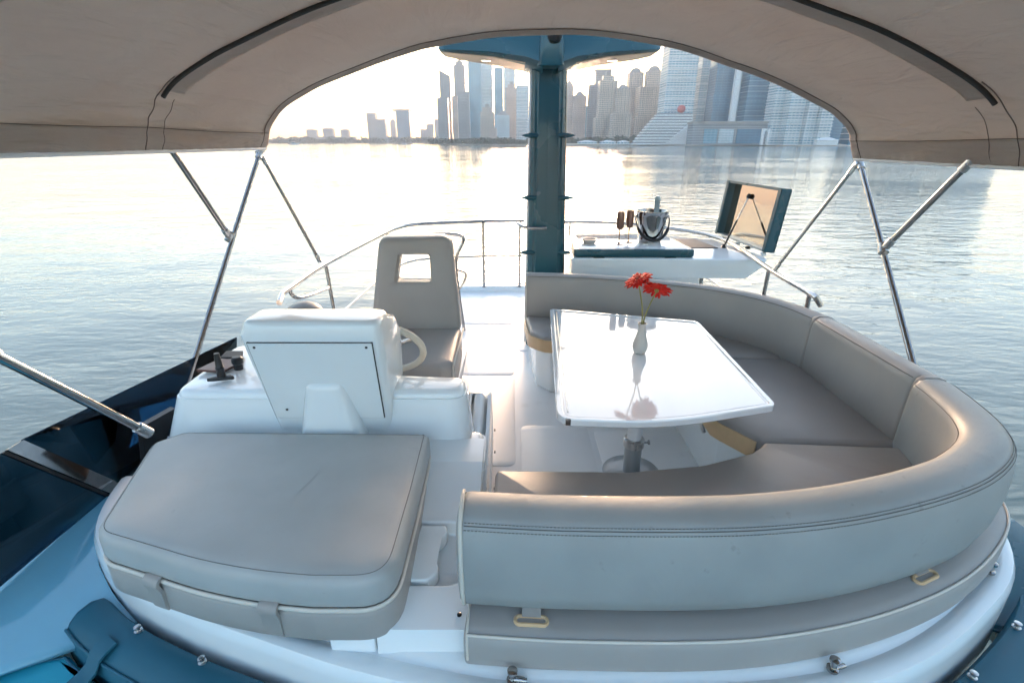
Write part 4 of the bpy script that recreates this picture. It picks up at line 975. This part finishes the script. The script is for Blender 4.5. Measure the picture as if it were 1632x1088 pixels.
def wing(sg):
    # plan outline and lens-shaped depth: pale lit underside, dark sides, bright bevel on top
    xi, xo = .305 + sg * .06, .305 + sg * .90
    st = [(xi, 2.37, .30, .36), (.305 + sg * .20, 2.425, .245, .34), (.305 + sg * .45, 2.47, .19, .30), (.305 + sg * .75, 2.505, .13, .22), (xo - sg * .03, 2.525, .08, .15), (xo, 2.545, .045, .11)]
    vs, fs = [], []
    for x, zb, hgt, hd in st:
        yc = 4.80
        for dy, z_ in ((-hd * .72, zb), (-hd, zb + hgt * .16), (-hd * .93, zb + hgt * .62), (-hd * .70, zb + hgt), (hd * .6, zb + hgt), (hd, zb + hgt * .5), (hd * .7, zb)): vs.append((x, yc + dy, z_))
    for i in range(len(st) - 1):
        for j in range(7): fs.append((i * 7 + j, i * 7 + (j + 1) % 7, (i + 1) * 7 + (j + 1) % 7, (i + 1) * 7 + j))
    fs.append(tuple(range(7))); fs.append(tuple(35 + j for j in range(7)))
    w = raw('wing', vs, fs, NAVY, ms, 28)
    # underside panel and lamp
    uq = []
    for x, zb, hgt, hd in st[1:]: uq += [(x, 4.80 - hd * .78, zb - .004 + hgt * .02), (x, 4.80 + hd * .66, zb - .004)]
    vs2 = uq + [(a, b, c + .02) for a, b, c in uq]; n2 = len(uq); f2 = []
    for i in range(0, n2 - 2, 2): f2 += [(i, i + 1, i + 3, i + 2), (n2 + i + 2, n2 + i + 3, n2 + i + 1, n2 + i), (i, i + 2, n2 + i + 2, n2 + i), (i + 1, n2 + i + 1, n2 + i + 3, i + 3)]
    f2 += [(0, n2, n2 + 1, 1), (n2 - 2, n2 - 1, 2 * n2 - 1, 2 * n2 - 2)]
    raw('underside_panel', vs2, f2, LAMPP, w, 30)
    lx = .305 + sg * .52; lz = 2.472
    lathe('lamp_ring', [(.042, -.004), (.042, .006), (.032, .007), (.030, .0)], (lx, 4.74, lz), CHROME, w, 20)
    lathe('lamp_lens', [(.029, 0), (.029, .012)], (lx, 4.74, lz - .001), LED, w, 20)
wing(-1); wing(1)
loft('mast_head', [(rect(.20, 4.44, .41, 5.05, .05), 2.40), (rect(.21, 4.40, .40, 5.05, .06), 2.55), (rect(.24, 4.45, .37, 5.0, .06), 2.72)], NAVY, ms, .03, 3)
lathe('camera_dome', [(.01, -.01), (.04, 0), (.055, .03), (.055, .07), (.048, .08), (.05, .085), (.05, .12), (.03, .15), (.005, .16)], (.322, 4.40, 2.55), BLACK, ms, 24)
lathe('camera_band', [(.0565, .075), (.0575, .08), (.0575, .105), (.0565, .11)], (.322, 4.40, 2.55), CHROME, ms, 24)
# flag-staff socket on the port side of the mast
tube('grab_handle', smooth_path([(.05, 4.62, 1.17), (.10, 4.52, 1.155), (.22, 4.50, 1.145), (.30, 4.52, 1.145)], 5), .016, CHROME, ms, 10)

# ------------------------------------------------------------------ wet bar
wbz = .88
bar = empty('wet_bar', (1.4, 4.8, 0), 'white wet bar cabinet with navy lid and open grill cover', 'wet bar')
q1, q2, q3 = (0.527, 4.494, 0.88), (2.193, 4.367, 0.88), (2.384, 5.83, 0.88)
loft('cabinet', [(rect(.58, 4.62, 1.85, 5.35, .03), .0), (rect(.56, 4.55, 1.72, 5.38, .03), .715)], GEL, bar, .01, 2)
loft('worktop', [(fillet([(.54, 4.52), (2.14, 4.49), (2.10, 4.62), (2.06, 5.36), (1.76, 5.58), (.58, 5.54)], .04, 4), .70), (fillet([(.535, 4.515), (2.23, 4.46), (2.27, 4.60), (2.12, 5.40), (1.78, 5.62), (.58, 5.56)], .04, 4), .80), (fillet([(.53, 4.505), (2.26, 4.45), (2.30, 4.60), (2.14, 5.42), (1.80, 5.64), (.57, 5.58)], .04, 4), .88)], GEL, bar, .012, 3)
box('front_joint', (.58, 4.512, .726), (1.70, 4.53, .731), RUBBER, bar, .001)
ld = slab('sink_lid', fillet([(.555, 4.525), (1.64, 4.515), (1.60, 5.35), (.60, 5.36)], .04, 5), .884, .955, NAVY, bar, .018, 4)
slab('lid_top', fillet([(.59, 4.56), (1.60, 4.55), (1.565, 5.31), (.635, 5.32)], .03, 5), .953, .957, TABLEM, ld, .002, 2)
for xx in (.78, 1.42): box('lid_handle', (xx - .05, 4.505, .876), (xx + .05, 4.53, .884), CHROME, ld, .003)
tube('leg', [(1.78, 4.66, 0), (1.78, 4.66, .735)], .018, CHROME, bar, 10)
slab('grill_plate', fillet([(1.70, 4.95), (2.02, 4.95), (1.95, 5.45), (1.68, 5.45)], .02, 3), .879, .886, RUBBER, bar, .003, 2)
# open lid: shallow navy tray standing on edge, polished inside
L0, L1 = Vector((2.253, 5.635, 0.885)), Vector((2.313, 4.578, 0.885))
ux = (L1 - L0); ux.z = 0; Ln = ux.length; ux.normalize(); nn = Vector((ux.y, -ux.x, 0))
if nn.y > 0: nn = -nn
hl = .56; lean = Vector((0, 0, 1)) + nn * -.10; lean.normalize(); dep = lean.cross(ux).normalized()
if dep.dot(nn) < 0: dep = -dep
def LP(a, h_, d_): return L0 + ux * (a * Ln) + lean * (h_ * hl) + dep * d_ + Vector((0, 0, .03))
def lbox(name, a0, a1, h0, h1, d0, d1, m, parent):
    vs = [LP(a, h_, d_) for d_ in (d0, d1) for a, h_ in ((a0, h0), (a1, h0), (a1, h1), (a0, h1))]
    bm = bmesh.new(); bv = [bm.verts.new(v) for v in vs]
    for f in ((3, 2, 1, 0), (4, 5, 6, 7), (0, 1, 5, 4), (1, 2, 6, 5), (2, 3, 7, 6), (3, 0, 4, 7)): bm.faces.new([bv[i] for i in f])
    bmesh.ops.bevel(bm, geom=list(bm.edges), offset=.006, segments=2, affect='EDGES')
    return finish(name, bm, m, parent, 35)
gl = lbox('grill_cover', 0, 1, 0, 1, -.07, -.055, NAVY, bar)
lbox('cover_side', 0, .055, 0, 1, -.056, .03, NAVY, gl); lbox('cover_side', .945, 1, 0, 1, -.056, .03, NAVY, gl)
lbox('cover_side', .05, .95, .955, 1, -.056, .026, NAVY, gl); lbox('cover_side', .05, .95, 0, .03, -.056, .026, ALU, gl)
lbox('polished_lining', .05, .95, .025, .96, -.056, -.046, PEACH, gl)
kb = LP(.40, .78, -.03); lathe('stay_knob', [(.004, -.01), (.024, -.008), (.026, .006), (.018, .018), (.004, .022)], kb, BLACK, gl, 14, dep)
ft = Vector((2.08, 4.991, 0.885)); tube('gas_stay', [kb, kb.lerp(ft, .5)], .006, STEEL, gl, 8); tube('gas_stay', [kb.lerp(ft, .48), ft], .010, BLACK, gl, 8)
lathe('stay_foot', [(.022, 0), (.022, .012), (.014, .02), (.014, .035), (.004, .04)], ft - Vector((0, 0, .005)), BLACK, bar, 12)
for a in (.12, .42, .62, .9): box('burner_knob', (LP(a, 0, 0).x - .02, LP(a, 0, 0).y - .07, .88), (LP(a, 0, 0).x + .02, LP(a, 0, 0).y - .03, .905), WHITE if a != .62 else BLACK, bar, .006)
# things on the bar
bx_, by_, bz_ = (1.321, 4.9, 0.957)
bk = empty('ice_bucket', (bx_, by_, bz_), 'polished steel ice bucket with black swing handle on the bar', 'ice bucket')
lathe('pail', [(.10, 0), (.108, .006), (.122, .11), (.142, .24), (.152, .28), (.158, .286), (.158, .293), (.148, .293), (.142, .28), (.115, .06)], (bx_, by_, bz_), CHROME, bk, 40)
hp = [(bx_ + .158 * math.cos(a) * 1.0, by_ - .03 - .115 * math.sin(a), bz_ + .225 - .19 * math.sin(a)) for a in [math.pi * i / 24 for i in range(25)]]
tube('handle', hp, [.006] * 4 + [.015] * 17 + [.006] * 4, BLACK, bk, 10)
for s_ in (-1, 1): lathe('handle_lug', [(.012, -.012), (.016, 0), (.012, .016)], (bx_ + s_ * .150, by_, bz_ + .235), CHROME, bk, 12, (s_, 0, 0))
bt = empty('champagne_bottle', (bx_ + .035, by_, bz_ + .05), 'foil-necked champagne bottle standing in the ice bucket', 'bottle')
lathe('neck_foil', [(.030, .16), (.024, .27), (.023, .33), (.026, .335), (.026, .365), (.021, .39), (.004, .393)], (bx_ + .042, by_ + .01, bz_ + .03), SILVERCAP, bt, 18)
lathe('glass_body', [(.044, 0), (.046, .005), (.046, .12), (.034, .158), (.0285, .17)], (bx_ + .042, by_ + .01, bz_ + .03), BOTTLE, bt, 20)
lathe('ice', [(.11, 0), (.112, .008), (.01, .012)], (bx_, by_, bz_ + .10), mat('ice_white', (.75, .8, .82), .2, bump=(60, .8, .01)), bk, 24)
def flute(x, y, label):
    f = empty('champagne_flute', (x, y, bz_), label, 'glass', 'copper flutes on the bar')
    K = 1.6
    for nm, pr, sg in (('foot', [(.030, 0), (.030, .003), (.008, .006), (.004, .012)], 20), ('stem', [(.003, .010), (.0028, .05), (.0035, .082)], 10), ('bowl', [(.006, .08), (.019, .090), (.0225, .12), (.0215, .165), (.0195, .185), (.018, .185), (.020, .12), (.004, .10)], 22)):
        lathe(nm, [(a * K, h_ * K) for a, h_ in pr], (x, y, bz_), COPPER, f, sg)
fx_, fy_, _ = (1.001, 4.771, 0.957); flute(fx_, fy_, 'copper champagne flute on the bar, left one of the pair')
fx_, fy_, _ = (1.097, 4.867, 0.957); flute(fx_ + .012, fy_, 'copper champagne flute on the bar, right one nearest the bucket')
dx_, dy_, _ = (0.728, 4.803, 0.957); ds = lathe('dish', [(.05, 0), (.055, .01), (.075, .04), (.078, .045), (.07, .045), (.05, .015)], (dx_, dy_, bz_), CERAMIC, None, 24)
tag(ds, 'small pale dish at the left end of the bar top', 'dish')

# ------------------------------------------------------------------ guard rails
lr = empty('port_guard_rail', (-1.5, 4.5, 0), 'stainless guard rail with bent end behind the helm seat', 'railing')
RP = [(-1.51, 3.161, 0.88), (-1.548, 3.297, 0.9), (-1.553, 3.488, 0.9), (-1.557, 4.205, 0.9), (-1.442, 5.548, 0.9), (-1.36, 6.1, .90), (-1.15, 6.40, .90), (-.37, 6.62, .90), (.16, 6.66, .90)]
tube('top_rail', [RP[0]] + smooth_path(RP[1:], 8), .019, CHROME, lr, 12)
for nm, a, b in (('stanchion', (-1.571, 4.225, 0.89), (-1.50, 4.15, .0)), ('stanchion', (-1.40, 5.75, .89), (-1.40, 5.75, 0)), ('stanchion', (-.37, 6.60, .89), (-.37, 6.56, .06)), ('stanchion', (.1, 6.64, .89), (.1, 6.56, .06))):
    st_ = tube(nm, [a, b], .0155, CHROME, lr, 12)
    lathe('stanchion_foot', [(.04, 0), (.04, .006), (.02, .012), (.019, .05)], b, CHROME, st_, 16)
tube('lower_rail', smooth_path([(-1.49, 4.1, .46), (-1.42, 5.6, .46), (-1.2, 6.35, .46), (-.37, 6.58, .46), (.14, 6.62, .46)], 6), .011, CHROME, lr, 10)
tube('end_loop', smooth_path([(-1.56, 3.458, 0.89), (-1.556, 3.473, 0.84), (-1.519, 3.546, 0.8), (-1.527, 4.09, 0.72)], 6), .014, CHROME, lr, 10)
gt = empty('boarding_gate', (-.62, 5.0, 0), 'small steel grab frame rising behind the helm seat', 'railing')
tube('frame', smooth_path([(-0.883, 5, 0.994), (-0.71, 5, 1.012), (-0.479, 5, 0.982), (-0.547, 5, 0.796), (-0.556, 5, 0.592), (-.5, 5.0, 0.01)], 5), .016, CHROME, gt, 10)
tube('frame', smooth_path([(-0.553, 5, 0.657), (-0.466, 5, 0.618), (-0.495, 5, 0.514), (-0.603, 5, 0.369)], 5), .010, CHROME, gt, 10)
rr = empty('starboard_guard_rail', (2.2, 4.5, 0), 'stainless guard rail running round behind the wet bar to the sofa corner', 'railing')
SR = [(.46, 6.60, .90), (1.2, 6.5, .90), (1.75, 6.2, .90), (2.2, 5.4, .90), (2.051, 3.917, 0.9), (2, 3.223, 0.9)]
tube('top_rail', smooth_path(SR, 8) + [Vector((2.045, 3.221, 0.84))], .019, CHROME, rr, 12)
for a, b in (((2.048, 3.98, 0.89), (2.05, 4.02, .02)), ((2.003, 3.301, 0.89), (2.05, 3.35, .02)), ((.74, 6.58, .89), (.74, 6.52, .02)), ((1.75, 6.18, .89), (1.72, 6.15, .02))):
    st_ = tube('stanchion', [a, b], .0155, CHROME, rr, 12)
    lathe('stanchion_foot', [(.04, 0), (.04, .006), (.02, .012), (.019, .05)], b, CHROME, st_, 16)
tube('lower_rail', smooth_path([(.50, 6.56, .46), (1.2, 6.46, .46), (1.75, 6.16, .46), (2.14, 5.4, .46), (2.05, 4.2, .46)], 6), .011, CHROME, rr, 10)

# ------------------------------------------------------------------ bimini top
bim = empty('bimini_top', (.2, 2.5, 0), 'beige canvas bimini canopy on stainless bows arching over the seats', 'canopy')
arch_l = [(-1.777, 3.92, 1.812), (-1.744, 3.92, 1.896), (-1.708, 3.92, 1.978), (-1.597, 3.91, 2.087), (-1.403, 3.9, 2.185), (-1.191, 3.89, 2.265), (-0.915, 3.87, 2.36), (-0.649, 3.85, 2.431), (-0.455, 3.84, 2.466), (-0.147, 3.82, 2.509), (0.203, 3.8, 2.527), (0.501, 3.78, 2.516), (0.875, 3.75, 2.465), (1.121, 3.73, 2.413), (1.375, 3.71, 2.336), (1.627, 3.69, 2.254), (1.887, 3.67, 2.143), (2.094, 3.66, 2.038), (2.216, 3.65, 1.931), (2.271, 3.65, 1.842), (2.315, 3.65, 1.747)]
A = smooth_path(arch_l, 8); na = len(A)
AX = Vector((.03, 1, 0)).normalized()
BOWS = (0.03, 1.22, 2.35, 3.42)
def canopy_pt(i, d, wr=True):
    p = A[i] - AX * d; s = i / (na - 1)
    # fabric hangs slightly between the bows, higher towards the middle of the top
    seg_ = [b for b in BOWS if b <= d]; b0 = seg_[-1] if seg_ else 0; nx_ = [b for b in BOWS if b > d]; b1 = nx_[0] if nx_ else 3.6
    f = (d - b0) / max(.01, b1 - b0); arch_ = math.sin(math.pi * s)
    p = p + Vector((0, 0, (.05 * min(1, d / 1.2) - .030 * math.sin(math.pi * max(0, min(1, f)))) * arch_))
    c = Vector((.27, p.y, 1.9)); out = (p - c).normalized()
    if wr:
        edge = min(s, 1 - s); e = math.exp(-(edge / .13) ** 2)
        w = noise.noise(Vector((d * 1.1, p.z * 16 + 3 * noise.noise(Vector((d * 1.3, s * 4, 7))), s * 3))) * .019 * e
        w += noise.noise(Vector((d * 2.4 + s * 6, s * 9, 2.3))) * .016 + noise.noise(Vector((d * 6, s * 24, 5.1))) * .0035
        if e > .6: w += .006 * math.sin(d * 70 + 3 * noise.noise(Vector((d * 5, 0, 0)))) * max(0, 1 - edge / .035)
        p = p + out * w
    return p, out
ND = 190; DM = 3.5
vs, fs = [], []
for j in range(ND + 1):
    d = DM * (j / ND)
    for i in range(na): vs.append(canopy_pt(i, d)[0])
for j in range(ND):
    for i in range(na - 1): a = j * na + i; fs.append((a, a + 1, a + na + 1, a + na))
cv = raw('canopy', vs, fs, CANVAS, bim, 70)
so_ = cv.modifiers.new('thick', 'SOLIDIFY'); so_.thickness = .004; so_.offset = 0
def strip(name, d0, d1, i0, i1, lift, m, parent, nd=6, th=.003):
    vs, fs = [], []; n_ = i1 - i0
    for j in range(nd + 1):
        for i in range(i0, i1 + 1): p, o = canopy_pt(i, d0 + (d1 - d0) * j / nd); vs.append(p - o * lift)
    for j in range(nd):
        for i in range(n_): a = j * (n_ + 1) + i; fs.append((a, a + 1, a + n_ + 2, a + n_ + 1))
    o = raw(name, vs, fs, m, parent, 70); q = o.modifiers.new('thick', 'SOLIDIFY'); q.thickness = th; return o
# hems and bow sleeves, sewn on inside
strip('front_hem', -.004, .075, 0, na - 1, .006, CANVAS, cv)
strip('side_hem', .0, DM, 0, 9, .006, CANVAS, cv, 120); strip('side_hem', .0, DM, na - 10, na - 1, .006, CANVAS, cv, 120)
for b in BOWS[1:]: strip('bow_sleeve', b - .14, b - .02, 22, na - 23, .007, CANVAS, cv, 6)
def seam(d0, i0, i1, r_=.003): return tube('seam', [canopy_pt(i, d0)[0] - canopy_pt(i, d0)[1] * .010 for i in range(i0, i1 + 1)], r_, CSEAM, cv, 6)
seam(.078, 0, na - 1, .0022)
seam(1.245, 0, 26, .0022); seam(1.245, na - 27, na - 1, .0022); seam(1.12, 0, 20, .0014); seam(1.10, na - 21, na - 1, .0014)
for i in (9, na - 10): tube('hem_seam', [canopy_pt(i, DM * q / 120)[0] - canopy_pt(i, DM * q / 120)[1] * .010 for q in range(121)], .0018, CSEAM, cv, 6)
for i in (0, na - 1): tube('edge_track', [canopy_pt(i, DM * q / 60, False)[0] + Vector((0, 0, -.008)) for q in range(61)], .010, WHITE, bim, 8)
# bows: bare dark tube where the zipped sleeve is open
for b in BOWS[1:]:
    tube('bow', [canopy_pt(i, b, False)[0] - canopy_pt(i, b, False)[1] * .026 for i in range(20, na - 20)], .0105, BOWM, bim, 10)
tube('bow', [canopy_pt(i, .03, False)[0] + canopy_pt(i, .03, False)[1] * .02 for i in range(0, na)], .014, STEEL, bim, 10)
def pole(nm, a, b, r_=.0165): 
    a, b = Vector(a), Vector(b); o = tube(nm, [a, b], r_, CHROME, bim, 12); d = (b - a).normalized()
    for e, s_ in ((a, 1), (b, -1)): tube('end_fitting', [e + d * s_ * .0, e + d * s_ * .07], r_ * 1.35, STEEL, o, 12)
    return o
def clamp(c):
    o = lathe('clamp', [(.012, -.035), (.028, -.03), (.028, .03), (.012, .035)], c, STEEL, bim, 14, (.2, .6, .7)); return o
def ext(a, b, f): a, b = Vector(a), Vector(b); return a, a + (b - a) * f
pole('main_pole', *ext((-1.808, 3.9, 1.791), (-1.892, 2.71, 0.58), 1.26)); pole('main_pole', *ext((2.343, 3.63, 1.724), (2.11, 2.475, 0.8), 1.5))
pole('strut', *ext((-1.855, 3.358, 1.267), (-1.86, 2.957, 1.818), 1.08)); clamp((-1.86, 3.375, 1.264))
pole('strut', *ext((2.21, 3.011, 1.26), (2.28, 2.711, 1.717), 1.12)); clamp((2.21, 3.017, 1.259))
pole('brace', (-1.817, 3.92, 1.765), (-1.609, 4.209, 0.915), .013); pole('brace', (2.332, 3.64, 1.708), (2.048, 3.897, 0.915), .013)
clamp((-1.808, 3.9, 1.791)); clamp((2.339, 3.63, 1.72))
pole('fore_pole', (-1.885, 1.656, 1.186), (-1.713, 2.076, 0.57), .019)
